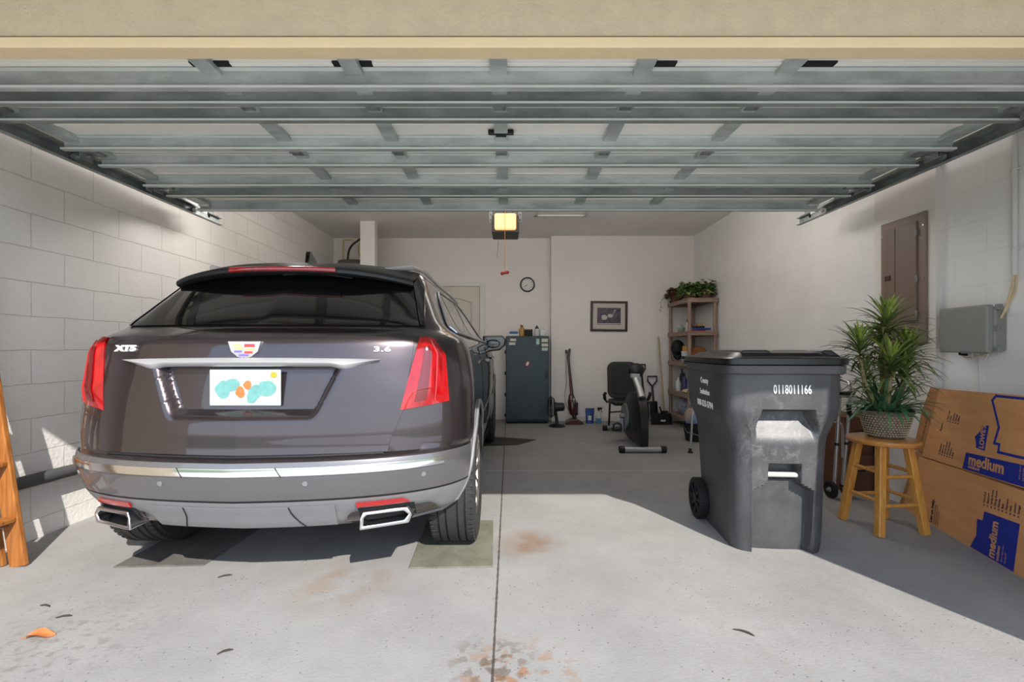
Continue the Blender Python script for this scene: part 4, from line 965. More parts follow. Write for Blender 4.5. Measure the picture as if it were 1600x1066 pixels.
m = MB(); m.box(-0.10, -0.07, 0.19, 0.235, 1.06, 1.11); m.tube([(-0.085, 0.2, 1.07), (-0.09, 0.2, 0.8), (-0.085, 0.18, 0.6), (-0.115, 0.15, 0.45), (-0.11, 0.12, 0.3), (-0.07, 0.1, 0.2), (-0.03, 0.08, 0.12)], 0.004, 6); m.build('power_cord', M_BLACK, vc)
# blue pouch and spray bottle
M_NAVY = mat('pouch_blue', (30, 62, 128), 0.4, rgb2=(24, 44, 90), scale=14)
b = thing('refill_pouch', 'blue refill pouch standing on the floor beside the spray bottle', 'pouch', (1.215, 6.88, 0))
rws = []
for i in range(9):
    f = i / 8; hw = 0.058 + 0.012 * f; th = 0.034 * (1 - f) + 0.003; rws.append([Vector((hw * math.cos(a), th * math.sin(a), 0.002 + 0.228 * f)) for a in [2 * math.pi * k / 20 for k in range(20)]])
m = MB(); m.grid(rws, wrap=True, cap0=True, cap1=True); m.build('pouch_body', M_NAVY, b)
m = MB(); m.box(-0.03, 0.02, -0.031, -0.026, 0.05, 0.12); m.build('printed_label', M_PALE, b, smooth=False)
b = thing('spray_bottle', 'clear spray bottle with light blue liquid and black trigger by the back wall', 'spray bottle', (1.345, 6.86, 0))
m = MB(); m.lathe([(0.036, 0), (0.04, 0.008), (0.04, 0.085)], 22); m.build('liquid_part', mat('blue_liquid', (96, 150, 176), 0.2), b)
m = MB(); m.lathe([(0.04, 0.085), (0.038, 0.12), (0.024, 0.165), (0.013, 0.18), (0.013, 0.205)], 22); m.build('bottle_body', M_CLEAR, b)
m = MB(); m.box(-0.02, 0.05, -0.012, 0.012, 0.215, 0.242); m.cyl((0, 0, 0.195), (0, 0, 0.22), 0.015, n=14); m.beam((0.03, 0, 0.22), (0.052, 0, 0.165), 0.014, 0.008); m.build('trigger_head', M_BLACK, b)

# recumbent exercise bike
M_BKG = mat('bike_grey', (128, 130, 130), 0.4, 0.3, var=0.08); M_SILV = mat('bike_silver', (176, 178, 180), 0.32, 0.7, var=0.06); M_VINYL = mat('black_vinyl', (24, 24, 26), 0.55, var=0.2, bump=0.1)
bk = thing('exercise_bike', 'black recumbent exercise bike with a padded backrest facing the driveway', 'exercise bike', (0, 0, 0))
m = MB(); m.cyl((1.235, 4.92, 0.036), (1.645, 4.92, 0.036), 0.03, n=20); m.build('front_stabilizer', M_SILV, bk)
m = MB(); m.cyl((1.33, 6.27, 0.04), (1.80, 6.27, 0.04), 0.028, n=18); m.build('rear_stabilizer', M_SILV, bk)
for x0, x1, y in ((1.185, 1.245, 4.92), (1.635, 1.695, 4.92), (1.285, 1.345, 6.27), (1.79, 1.85, 6.27)):
    m = MB(); m.cyl((x0, y, 0.038), (x1, y, 0.038), 0.037, n=18); m.build('end_cap', M_BLACK, bk, bevel=0.006)
# shroud around the flywheel: slim shell curving from mast to floor bar
prof = [(4.93, 0.05), (4.90, 0.16), (4.91, 0.34), (4.97, 0.50), (5.08, 0.60), (5.2, 0.64), (5.42, 0.61), (5.62, 0.52), (5.76, 0.38), (5.84, 0.20), (5.86, 0.10), (5.5, 0.07), (5.2, 0.06)]
def shx(y, z): return 1.46 + 0.06 * (y - 4.92) + 0.0 * z
hw = lambda y: 0.055 + 0.035 * sstep(4.9, 5.4, y)
m = MB(); n = len(prof)
inner = [((y - 5.35) * 0.86 + 5.35, (z - 0.32) * 0.86 + 0.32) for y, z in prof]
rows_ = [[Vector((shx(y, z) - hw(y), y, z)) for y, z in inner], [Vector((shx(y, z) - hw(y) * 0.72, y, z)) for y, z in prof], [Vector((shx(y, z) + hw(y) * 0.72, y, z)) for y, z in prof], [Vector((shx(y, z) + hw(y), y, z)) for y, z in inner]]
m.grid(rows_, wrap=True, cap0=True, cap1=True); sh_ = m.build('flywheel_shroud', M_BLACK, bk, ang=40)
m = MB(); m.cyl((shx(5.5, 0) - 0.105, 5.52, 0.31), (shx(5.5, 0) - 0.085, 5.52, 0.31), 0.155, n=30); m.build('side_disc', M_BKG, sh_)
m = MB(); m.tube([(1.47, 5.05, 0.58), (1.46, 5.12, 0.68), (1.44, 5.22, 0.80)], [0.042, 0.036, 0.034], 16); m.box(1.395, 1.485, 5.18, 5.26, 0.79, 0.84); m.build('console_mast', M_SILV, bk, bevel=0.006)
m = MB(); m.ell((1.475, 5.30, 0.875), (0.095, 0.07, 0.085), 22, 14); m.box(1.41, 1.54, 5.33, 5.37, 0.83, 0.94); m.build('console', M_BLACK, bk)
m = MB(); m.cyl((1.34, 5.52, 0.31), (1.40, 5.52, 0.31), 0.03, n=14); m.beam((1.36, 5.52, 0.31), (1.36, 5.50, 0.15), 0.022, 0.03, up=(0, 1, 0)); m.build('crank', M_STEEL, bk)
m = MB(); m.box(1.245, 1.345, 5.44, 5.56, 0.135, 0.165); m.tube([(1.25, 5.45, 0.16), (1.25, 5.46, 0.215), (1.295, 5.47, 0.235), (1.34, 5.46, 0.215), (1.34, 5.45, 0.16)], 0.012, 6); m.build('pedal', M_BLACK, bk)
m = MB(); m.cyl((1.62, 5.52, 0.31), (1.57, 5.52, 0.31), 0.03, n=14); m.beam((1.60, 5.52, 0.31), (1.60, 5.54, 0.47), 0.022, 0.03, up=(0, 1, 0)); m.build('crank', M_STEEL, bk)
m = MB(); m.box(1.61, 1.71, 5.48, 5.60, 0.46, 0.49); m.build('pedal', M_BLACK, bk, bevel=0.006)
m = MB(); m.tube([(1.52, 5.6, 0.14), (1.55, 5.9, 0.20), (1.56, 6.27, 0.07)], 0.036, 12); m.beam((1.55, 5.75, 0.36), (1.56, 6.22, 0.36), 0.06, 0.05); m.tube([(1.56, 6.2, 0.35), (1.57, 6.27, 0.05)], 0.028, 10); m.build('main_frame', M_BLACK, bk)
m = MB(); m.tube([(1.37, 6.2, 0.41), (1.37, 6.24, 0.20), (1.37, 6.27, 0.06)], 0.014, 8); m.tube([(1.37, 6.22, 0.26), (1.56, 6.1, 0.29)], 0.01, 8); m.build('seat_brace', M_BLACK, bk)
m = MB(); m.box(1.345, 1.745, 5.86, 6.22, 0.39, 0.45); m.build('seat', M_VINYL, bk, bevel=0.025, seg=4)
def rrect(w, h, r, n=6):
    p = []
    for cx_, cz_, a0 in ((w - r, h - r, 0), (-w + r, h - r, 90), (-w + r, -h + r, 180), (w - r, -h + r, 270)):
        p += [(cx_ + r * math.cos(R(a0 + 90 * k / n)), cz_ + r * math.sin(R(a0 + 90 * k / n))) for k in range(n + 1)]
    return p
fr = lambda u, v, w_: (1.545 + u, 6.20 + 0.10 * (v + 0.24) + w_, 0.70 + v)
m = MB(); m.prism(rrect(0.205, 0.25, 0.10), -0.03, 0.02, fr); m.build('backrest', M_VINYL, bk, bevel=0.012, seg=3)
m = MB(); m.prism(rrect(0.15, 0.19, 0.05), -0.04, -0.03, fr); m.build('backrest_pad', mat('mesh_grey', (34, 35, 36), 0.8), bk, bevel=0.006)
m = MB(); m.box(1.475, 1.615, 5.855, 5.862, 0.405, 0.44); m.build('seat_badge', M_BKG, bk, smooth=False)
for sg, x in ((-1, 1.345), (1, 1.745)):
    m = MB(); m.tube([(x + sg * -0.02, 6.05, 0.43), (x + sg * 0.05, 6.05, 0.42), (x + sg * 0.085, 6.0, 0.46), (x + sg * 0.10, 5.97, 0.53)], 0.015, 10); m.build('side_handlebar', M_BLACK, bk)
    m = MB(); m.tube([(x + sg * 0.085, 6.0, 0.46), (x + sg * 0.10, 5.97, 0.53), (x + sg * 0.09, 5.94, 0.545)], 0.021, 10); m.build('grip', M_BLACKM, bk)

# garden tools against the wall
M_ASH = mat('broom_handle', (188, 158, 122), 0.5, rgb2=(164, 132, 98), scale=5, stretch=(8, 8, 0.6))
M_STRAW = mat('broom_straw', (168, 138, 84), 0.9, var=0.35, scale=60, stretch=(6, 6, 0.5))
def spade(label, x, y, ztop, w, lean_x):
    t_ = thing('spade', label, 'spade', (x, y, 0))
    top = Vector((lean_x, 0.09, ztop))
    hw_ = w / 2
    m = MB(); m.tube([top + Vector((0, 0, -0.155)), top + Vector((-hw_, 0, -0.07)), top + Vector((-hw_, 0, 0)), top + Vector((hw_, 0, 0)), top + Vector((hw_, 0, -0.07)), top + Vector((0, 0, -0.155))], 0.012, 8); m.build('d_handle', M_BLACK, t_)
    m = MB(); m.tube([top + Vector((0, 0, -0.145)), Vector((lean_x * 0.4, 0.02, 0.30))], 0.016, 10); m.build('shaft', M_BLACK, t_)
    m = MB(); rws = []
    for i in range(9):
        f = i / 8; hw2 = 0.060 * (1 if f > 0.3 else 0.55 + 1.5 * f); rws.append([Vector((lean_x * 0.4 * f + hw2 * g, -0.02 + 0.05 * f - 0.02 * (1 - g * g), 0.004 + 0.32 * f)) for g in (-1, -0.5, 0, 0.5, 1)])
    m.grid(rws); o_ = m.build('blade', M_BLACKM, t_); s_ = o_.modifiers.new('thick', 'SOLIDIFY'); s_.thickness = 0.005
    return t_
spade('black D-handled spade leaning behind the exercise bike', 2.085, 6.96, 0.885, 0.105, -0.035)
spade('shorter black spade with a wide U handle beside the broom', 2.215, 6.97, 0.70, 0.14, 0.0)
br = thing('broom', 'broom with a long pale wooden handle leaning on the back wall', 'broom', (2.345, 6.90, 0))
m = MB(); m.cyl((0, 0.0, 0.17), (-0.045, 0.12, 1.31), 0.016, 0.012, 12); m.build('handle', M_ASH, br)
m = MB(); rws = []
for i in range(6):
    f = i / 5; rws.append([Vector(((0.105 - 0.06 * f) * math.cos(a), (0.035 - 0.01 * f) * math.sin(a), 0.002 + 0.17 * f)) for a in [2 * math.pi * k / 18 for k in range(18)]])
m.grid(rws, wrap=True, cap0=True, cap1=True); m.build('bristle_head', M_STRAW, br)
m = MB(); m.box(-0.05, 0.05, -0.03, 0.03, 0.155, 0.19); m.build('ferrule', M_BLACK, br, bevel=0.006)
dp = thing('dustpan', 'dark dustpan standing on the floor under the broom', 'dustpan', (2.26, 6.74, 0))
m = MB(); m.add([(-0.15, 0, 0.0), (0.15, 0, 0.0), (0.15, 0.05, 0.16), (-0.15, 0.05, 0.16), (-0.14, 0.07, 0.0), (0.14, 0.07, 0.0), (0.14, 0.09, 0.16), (-0.14, 0.09, 0.16)], [(0, 1, 5, 4), (4, 5, 6, 7), (0, 4, 7, 3), (1, 2, 6, 5)]); o_ = m.build('pan', M_BLACKM, dp, smooth=False); s_ = o_.modifiers.new('thick', 'SOLIDIFY'); s_.thickness = 0.004
m = MB(); m.tube([(0.02, 0.07, 0.14), (0.0, 0.06, 0.22), (-0.02, 0.05, 0.26)], 0.012, 8); m.build('handle', M_BLACK, dp)
m = MB(); m.box(-0.02, 0.05, -0.006, 0.0, 0.05, 0.075); m.build('sticker', M_PALE, dp, smooth=False)
# ------------------------------------------------------------------ taupe plastic shelving unit in the corner and what it holds
M_TAUPE = mat('taupe_plastic', (150, 124, 108), 0.5, rgb2=(134, 110, 95), scale=6)
SX0, SX1, SY0, SY1 = 2.44, 2.86, 6.22, 7.02
su = thing('shelving_unit', 'tall taupe plastic shelving unit with five shelves in the corner', 'shelf', ((SX0 + SX1) / 2, (SY0 + SY1) / 2, 0))
LV = [0.16, 0.50, 0.945, 1.37, 1.826]
hx, hy = (SX1 - SX0) / 2, (SY1 - SY0) / 2
for z in LV:
    m = MB(); m.box(-hx, hx, -hy, hy, z - 0.02, z); m.box(-hx, hx, -hy, -hy + 0.02, z - 0.06, z - 0.02); m.box(-hx, hx, hy - 0.02, hy, z - 0.06, z - 0.02); m.box(-hx, -hx + 0.02, -hy + 0.02, hy - 0.02, z - 0.06, z - 0.02); m.box(hx - 0.02, hx, -hy + 0.02, hy - 0.02, z - 0.06, z - 0.02)
    m.build('shelf', M_TAUPE, su, smooth=False, bevel=0.006)
for x in (-hx + 0.035, hx - 0.035):
    for y in (-hy + 0.035, hy - 0.035):
        m = MB(); z0 = 0.0
        for z in LV:
            m.cyl((x, y, z0), (x, y, z - 0.02), 0.026, 0.022, 14); m.cyl((x, y, max(0, z - 0.075)), (x, y, z - 0.05), 0.031, 0.031, 14); z0 = z
        m.build('post', M_TAUPE, su)
# leafy plants on top
M_LEAFG = mat('ivy_green', (92, 128, 62), 0.5, rgb2=(44, 78, 34), scale=14); M_LEAFV = mat('ivy_cream', (178, 188, 124), 0.5, rgb2=(96, 128, 64), scale=60)
M_RUST = mat('rust_leaf', (158, 92, 66), 0.6, rgb2=(104, 54, 44), scale=20); M_POTB = mat('pot_brown', (98, 70, 54), 0.7, var=0.2)
M_OLIVE = mat('olive_leaf', (74, 82, 44), 0.6, var=0.3, scale=20)
def leaf(m, p, d, up, l, w, mi=0, fold=0.25):
    d = d.normalized(); s = d.cross(up)
    if s.length < 1e-3: s = d.cross(Vector((1, 0, 0)))
    s.normalize(); u = s.cross(d)
    mid = [(0, 0), (0.3, 0.05), (0.65, 0.02), (1.0, -0.10)]; wid = [0.08, 1.0, 0.8, 0.0]
    vs = []
    for (a, h), q_ in zip(mid, wid):
        c = p + d * l * a + u * l * h
        vs += [c - s * w * q_ / 2 + u * w * fold * q_, c, c + s * w * q_ / 2 + u * w * fold * q_]
    fs = [(3 * i + j, 3 * i + j + 1, 3 * i + 4 + j, 3 * i + 3 + j) for i in range(3) for j in range(2)]
    m.add(vs, fs, mi)
def bushy(name, label, loc, rx, ry, h, n, mats_, seed, trail=()):
    t_ = thing(name, label, 'plant', loc); rg = random.Random(seed)
    m = MB(); m.lathe([(0.07, 0), (0.075, 0.004), (0.095, 0.10), (0.10, 0.112), (0.09, 0.112), (0.085, 0.095), (0.0, 0.09)], 22); m.build('pot', M_POTB, t_)
    m = MB(); st = MB()
    for k in range(n):
        a = rg.random() * 2 * math.pi; r_ = math.sqrt(rg.random()); z = 0.025 + (h + 0.05) * (1 - 0.6 * r_ ** 3) * (0.15 + 0.85 * rg.random()) * (0.55 + 0.45 * r_ if r_ < 0.6 else 1)
        if r_ < 0.75 and z < 0.12: z = 0.12 + 0.1 * rg.random()
        p = Vector((rx * r_ * math.cos(a), ry * r_ * math.sin(a), z))
        d_ = Vector((math.cos(a) + rg.uniform(-.7, .7), math.sin(a) + rg.uniform(-.7, .7), rg.uniform(-0.7, 0.5)))
        leaf(m, p, d_, Vector((rg.uniform(-.4, .4), rg.uniform(-.4, .4), 1)), rg.uniform(0.055, 0.085), rg.uniform(0.03, 0.05), 0 if rg.random() < 0.62 else 1)
        if k % 6 == 0: st.tube([Vector((0, 0, 0.08)), Vector((p.x * .5, p.y * .5, z * 0.9 + 0.02)), p], 0.002, 4)
    for pts in trail:
        st.tube(pts, 0.0022, 4)
        for q_ in range(1, len(pts)):
            for f in (0.25, 0.75):
                p = Vector(pts[q_ - 1]).lerp(Vector(pts[q_]), f); leaf(m, p, Vector((rg.uniform(-1, 1), -0.6, rg.uniform(-.6, .3))), Vector((0, 0, 1)), 0.035, 0.022, rg.randint(0, 1))
    m.build('foliage', mats_, t_, ang=60); st.build('stem', M_OLIVE, t_)
    return t_
ZS = LV[4] + 0.001
bushy('potted_ivy', 'bushy variegated green plant on top of the shelving unit, next to the rust-leaved one', (2.54, 6.42, ZS), 0.12, 0.13, 0.19, 300, [M_LEAFG, M_LEAFV], 1)
bushy('potted_ivy', 'bushy green plant on top of the shelving unit at the wall corner end', (2.74, 6.38, ZS), 0.10, 0.13, 0.225, 280, [M_LEAFG, M_LEAFV], 2)
bushy('potted_ivy', 'green plant behind the other two bushy ones on the shelving top', (2.71, 6.68, ZS), 0.12, 0.09, 0.22, 150, [M_LEAFG, M_OLIVE], 3)
bushy('trailing_plant', 'rust-brown trailing plant hanging over the back end of the shelving top', (2.54, 6.91, ZS), 0.14, 0.08, 0.19, 220, [M_RUST, M_OLIVE], 5,
      trail=([(-0.08, -0.06, 0.12), (-0.20, -0.08, 0.10), (-0.27, -0.10, 0.02), (-0.285, -0.11, -0.10), (-0.29, -0.11, -0.16)], [(-0.06, -0.08, 0.10), (-0.15, -0.14, 0.06), (-0.19, -0.16, -0.03), (-0.18, -0.16, -0.08)], [(0.0, -0.1, 0.12), (-0.04, -0.2, 0.10), (-0.13, -0.24, 0.02), (-0.15, -0.25, -0.04)]))
# second shelf from the top
Z2 = LV[3] + 0.001
M_BKB = mat('book_blue', (42, 64, 132), 0.5); M_BKR = mat('book_red', (140, 50, 62), 0.5); M_PAGE = mat('page_edge', (205, 198, 184), 0.8)
def book(label, x, y, z, w, d_, h, mt, rz):
    b_ = thing('book', label, 'book', (x, y, z), rz, 'books lying on the upper shelf')
    m = MB(); m.box(-w / 2 + 0.004, w / 2 - 0.002, -d_ / 2 + 0.004, d_ / 2 - 0.004, 0.003, h - 0.003); m.build('pages', M_PAGE, b_, smooth=False)
    m = MB(); m.box(-w / 2, w / 2, -d_ / 2, d_ / 2, 0, 0.003); m.box(-w / 2, w / 2, -d_ / 2, d_ / 2, h - 0.003, h); m.box(-w / 2, w / 2, -d_ / 2, -d_ / 2 + 0.003, 0.003, h - 0.003); m.build('cover', mt, b_, smooth=False)
book('red book at the bottom of the short pile on the upper shelf', 2.63, 6.42, Z2, 0.20, 0.14, 0.022, M_BKR, 0.1)
book('blue book lying on the red one and sticking out of the pile', 2.685, 6.42, Z2 + 0.023, 0.25, 0.15, 0.024, M_BKB, -0.06)
b = thing('black_case', 'flat black case lying on the blue book', 'case', (2.655, 6.42, Z2 + 0.048)); m = MB(); m.box(-0.08, 0.08, -0.05, 0.05, 0, 0.028); m.build('case_body', M_BLACK, b, bevel=0.006); m = MB(); m.box(-0.081, 0.081, -0.051, 0.051, 0.014, 0.017); m.build('seam', M_BLACKM, b, smooth=False)
b = thing('wooden_box', 'small tan wooden box on the black case', 'box', (2.685, 6.42, Z2 + 0.0765)); m = MB(); m.box(-0.04, 0.04, -0.03, 0.03, 0, 0.03); m.build('box_body', M_ASH, b, bevel=0.003); m = MB(); m.box(-0.042, 0.042, -0.032, 0.032, 0.03, 0.042); m.build('lid', M_ASH, b, bevel=0.003)
b = thing('capped_bottle', 'whitish bottle with a red-brown cap on the upper shelf', 'bottle', (2.575, 6.56, Z2)); m = MB(); m.lathe([(0.028, 0), (0.032, 0.006), (0.032, 0.12), (0.02, 0.145)], 20); m.build('bottle_body', M_CLEAR, b); m = MB(); m.cyl((0, 0, 0.145), (0, 0, 0.185), 0.022, n=16); m.build('cap', mat('cap_red_brown', (112, 44, 32), 0.4), b)
b = thing('dark_bottle', 'small dark bottle beside the pile of books', 'bottle', (2.63, 6.60, Z2)); m = MB(); m.lathe([(0.024, 0), (0.026, 0.005), (0.026, 0.09), (0.012, 0.11)], 18); m.build('bottle_body', M_BLACK, b); m = MB(); m.cyl((0, 0, 0.11), (0, 0, 0.13), 0.012, n=12); m.build('cap', M_BLACKM, b)
b = thing('glass_dish', 'pale green glass dish on the upper shelf', 'dish', (2.535, 6.72, Z2)); m = MB(); m.lathe([(0.03, 0), (0.035, 0.004), (0.055, 0.045), (0.058, 0.06), (0.054, 0.058), (0.03, 0.01), (0, 0.008)], 22); m.build('bowl', mat('pale_green_glass', (150, 166, 148), 0.15), b); m = MB(); m.lathe([(0.056, 0.06), (0.035, 0.085), (0.012, 0.095), (0.014, 0.11), (0.0, 0.115)], 20); m.build('lid', mat('pale_glass', (176, 186, 172), 0.15), b)
# middle shelf
Z3 = LV[2] + 0.001
b = thing('white_tub', 'white plastic tub with a dark band under the yellow jar', 'tub', (2.565, 6.62, Z3)); m = MB(); m.lathe([(0.05, 0), (0.055, 0.005), (0.06, 0.13)], 24); m.build('tub_body', M_PALE, b); m = MB(); m.cyl((0, 0, 0.13), (0, 0, 0.145), 0.064, n=24); m.build('lid', M_WHITE, b); m = MB(); m.cyl((0, 0, 0.03), (0, 0, 0.075), 0.0585, n=24); m.build('band', M_BLACK, b)
b = thing('yellow_jar', 'yellow jar standing on the white tub', 'jar', (2.565, 6.62, Z3 + 0.146)); m = MB(); m.lathe([(0.042, 0), (0.048, 0.006), (0.048, 0.055), (0.04, 0.065)], 22); m.build('jar_body', mat('mustard', (196, 152, 62), 0.4), b); m = MB(); m.cyl((0, 0, 0.065), (0, 0, 0.082), 0.043, n=22); m.build('lid', mat('gold_lid', (170, 130, 50), 0.35), b)
b = thing('peaked_hat', 'black peaked hat hung on the shelving post above the white tub', 'hat', (2.52, 6.82, Z3 + 0.20), rot=(R(75), 0, R(-20)))
m = MB(); rws = []
for i in range(9):
    t_ = math.pi / 2 * i / 8; rws.append([Vector((0.10 * math.cos(t_) * math.cos(a), 0.115 * math.cos(t_) * math.sin(a), 0.115 * math.sin(t_))) for a in [2 * math.pi * k / 26 for k in range(26)]])
m.grid(rws, wrap=True, cap0=True, cap1=True); m.build('crown', M_BLACKM, b)
m = MB(); rws = []
for i in range(5):
    f = i / 4; rws.append([Vector(((0.10 - 0.02 * f) * math.sin(a), -0.11 * math.cos(a) - 0.08 * f * math.cos(a), 0.004 - 0.03 * f * f)) for a in [R(-62 + 124 * k / 12) for k in range(13)]])
m.grid(rws); o_ = m.build('peak', M_BLACKM, b); s_ = o_.modifiers.new('thick', 'SOLIDIFY'); s_.thickness = 0.004
b = thing('wicker_basket', 'round orange-brown wicker basket on the middle shelf', 'basket', (2.68, 6.44, Z3)); M_WICK = mat('wicker_orange', (176, 112, 62), 0.8, rgb2=(110, 66, 36), scale=70, bump=0.8, bscale=90)
m = MB(); m.lathe([(0.06, 0), (0.09, 0.02), (0.105, 0.10), (0.10, 0.16), (0.092, 0.158), (0.095, 0.10), (0.08, 0.03), (0, 0.02)], 30); m.build('basket_body', M_WICK, b); m = MB(); m.tube([(0.1 * math.cos(a), 0.1 * math.sin(a), 0.16) for a in [2 * math.pi * k / 24 for k in range(24)]], 0.008, 6, closed=True); m.build('rim', M_WICK, b)
m = MB(); m.ell((0, 0, 0.165), (0.085, 0.085, 0.05), 20, 10); m.build('lid', M_WICK, b)
M_CLOTH = mat('cream_cloth', (214, 196, 172), 0.9, var=0.15, scale=30)
m = MB(); rws = []
for i in range(8):
    f = i / 7; rws.append([Vector((2.60 + 0.16 * g, 6.30 + 0.012 * math.sin(9 * g + 4 * f), Z3 + 0.010 + (0.085 + 0.03 * math.sin(11 * g)) * (1 - f) + 0.008 * math.sin(14 * g + 2))) for g in [k / 16 for k in range(17)]])
m.grid(rws); o_ = m.build('cloth', M_CLOTH); s_ = o_.modifiers.new('thick', 'SOLIDIFY'); s_.thickness = 0.006; tag(o_, 'crumpled cream cloth in front of the wicker basket on the middle shelf', 'cloth')
# fourth shelf: cleaning bottles
Z4 = LV[1] + 0.001
def bottle(label, x, y, r, h, mb, mc):
    b_ = thing('cleaner_bottle', label, 'bottle', (x, y, Z4), 0, 'cleaning bottles on the low shelf')
    m = MB(); m.lathe([(r * .92, 0), (r, 0.008), (r, h * .62), (r * .55, h * .78), (r * .42, h * .82)], 20); m.build('bottle_body', mb, b_)
    m = MB(); m.cyl((0, 0, h * .82), (0, 0, h), r * .46, r * .38, 14); m.build('cap', mc, b_)
M_VIO = mat('violet_plastic', (76, 66, 112), 0.35); M_ROYAL = mat('royal_plastic', (38, 78, 160), 0.35)
bottle('pale white cleaning bottle at the back-wall end of the low shelf', 2.525, 6.80, 0.038, 0.20, M_PALE, M_WHITE)
bottle('grey-violet bottle between the white and the dark one on the low shelf', 2.575, 6.70, 0.036, 0.27, M_VIO, M_BLACK)
bottle('tall black-capped dark bottle on the low shelf', 2.60, 6.85, 0.036, 0.33, M_BLACK, M_VIO)
bottle('blue bottle nearest the front post on the low shelf', 2.60, 6.58, 0.038, 0.25, M_ROYAL, M_BLUE)
bd = 'blue bottle beside the front post of the shelving on the low shelf'
for o_ in list(C.objects):
    if o_.get('label', '').startswith('blue bottle nearest'): o_['label'] = bd
m = MB(); rws = []
for i in range(7):
    f = i / 6; rws.append([Vector((2.46 + 0.19 * f, 6.36 + 0.16 * g, Z4 + 0.006 + 0.03 * abs(math.sin(7 * g + 3 * f)) + 0.02 * math.sin(math.pi * f))) for g in [k / 12 for k in range(13)]])
m.grid(rws); o_ = m.build('rag', M_CLOTH); s_ = o_.modifiers.new('thick', 'SOLIDIFY'); s_.thickness = 0.005; s_.offset = 1; tag(o_, 'crumpled pale rag on the low shelf in front of the bottles', 'rag')
b = thing('red_box', 'flat dark red box at the front post of the low shelf', 'box', (2.735, 6.36, Z4)); m = MB(); m.box(-0.06, 0.06, -0.08, 0.08, 0, 0.05); m.build('box_body', M_BKR, b, bevel=0.004); m = MB(); m.box(-0.062, 0.062, -0.082, 0.082, 0.05, 0.066); m.build('lid', M_RED, b, bevel=0.004)
# bottom shelf: plastic bags
def bag(name, label, loc, r, mt, mt2, seed):
    rg = random.Random(seed); b_ = thing(name, label, 'bag', loc); m = MB(); rws = []
    for i in range(12):
        f = i / 11; rr = math.sin(math.pi * (0.12 + 0.80 * f)) ** 0.7; rws.append([Vector((r[0] * rr * math.cos(a) * (1 + 0.10 * math.sin(5 * a + seed + 6 * f) + 0.05 * math.sin(11 * a)), r[1] * rr * math.sin(a) * (1 + 0.10 * math.sin(4 * a + 2 * seed + 5 * f)), r[2] * f)) for a in [2 * math.pi * k / 40 for k in range(40)]])
    m.grid(rws, wrap=True, cap0=True, cap1=True); m.build('bag_body', mt, b_, ang=25)
    m = MB(); m.tube([(-0.05, 0, r[2] * 0.96), (-0.07, -0.02, r[2] * 1.15), (0.0, -0.03, r[2] * 1.2), (0.05, 0, r[2] * 0.98)], 0.010, 6, flat=0.5); m.build('bag_handle', mt2, b_)
M_BAGW = mat('bag_cloudy', (150, 152, 162), 0.35, rgb2=(104, 108, 124), scale=16); M_BAGB = mat('bag_blue', (74, 130, 176), 0.35, rgb2=(140, 160, 170), scale=12); M_BAGBR = mat('bag_brown', (176, 140, 96), 0.5, rgb2=(60, 120, 170), scale=9)
bag('plastic_bag', 'cloudy white plastic bag standing on the bottom shelf', (2.575, 6.68, LV[0] + 0.001), (0.10, 0.14, 0.26), M_BAGW, M_BAGW, 2)
bag('plastic_bag', 'pale blue plastic bag on the bottom shelf by the front post', (2.62, 6.40, LV[0] + 0.001), (0.13, 0.13, 0.20), M_BAGB, M_BAGW, 4)
# black bucket with a filled blue bag
bu = thing('bucket', 'black plastic bucket on the floor holding a blue bag in front of the shelving', 'bucket', (2.27, 5.58, 0))
m = MB(); m.lathe([(0.10, 0), (0.105, 0.004), (0.135, 0.21), (0.145, 0.215), (0.145, 0.225), (0.128, 0.225), (0.10, 0.012), (0, 0.01)], 30); m.build('bucket_body', M_BLACKM, bu)
m = MB(); m.tube([(-0.14, 0, 0.2), (-0.13, -0.10, 0.12), (0.0, -0.15, 0.09), (0.13, -0.10, 0.12), (0.14, 0, 0.2)], 0.005, 6); m.build('bail_handle', M_STEEL, bu)
bag('shopping_bag', 'blue and brown shopping bag stuffed into the black bucket', (2.27, 5.58, 0.15), (0.118, 0.118, 0.26), M_BAGBR, M_BAGB, 7)
# short silver stick with a pale grip
cn = thing('walking_stick', 'short silver stick with a pale grip and black rubber foot standing by the bin', 'walking stick', (1.955, 4.92, 0))
m = MB(); m.tube([(0, 0, 0.03), (0.012, 0, 0.20), (0.022, 0.0, 0.40), (0.035, 0, 0.455), (0.062, 0, 0.475)], 0.0125, 12); m.build('shaft', M_SILV, cn)
m = MB(); m.cyl((0.0125, 0, 0.205), (0.0133, 0, 0.225), 0.016, n=14); m.build('locking_collar', M_STEEL, cn)
m = MB(); m.tube([(0.062, 0, 0.475), (0.05, 0, 0.50), (0.028, 0, 0.545)], [0.014, 0.018, 0.015], 12); m.build('grip', M_PAGE, cn)
m = MB(); m.lathe([(0.027, 0), (0.027, 0.012), (0.017, 0.02), (0.016, 0.05)], 18); m.build('rubber_foot', M_BLACKM, cn)
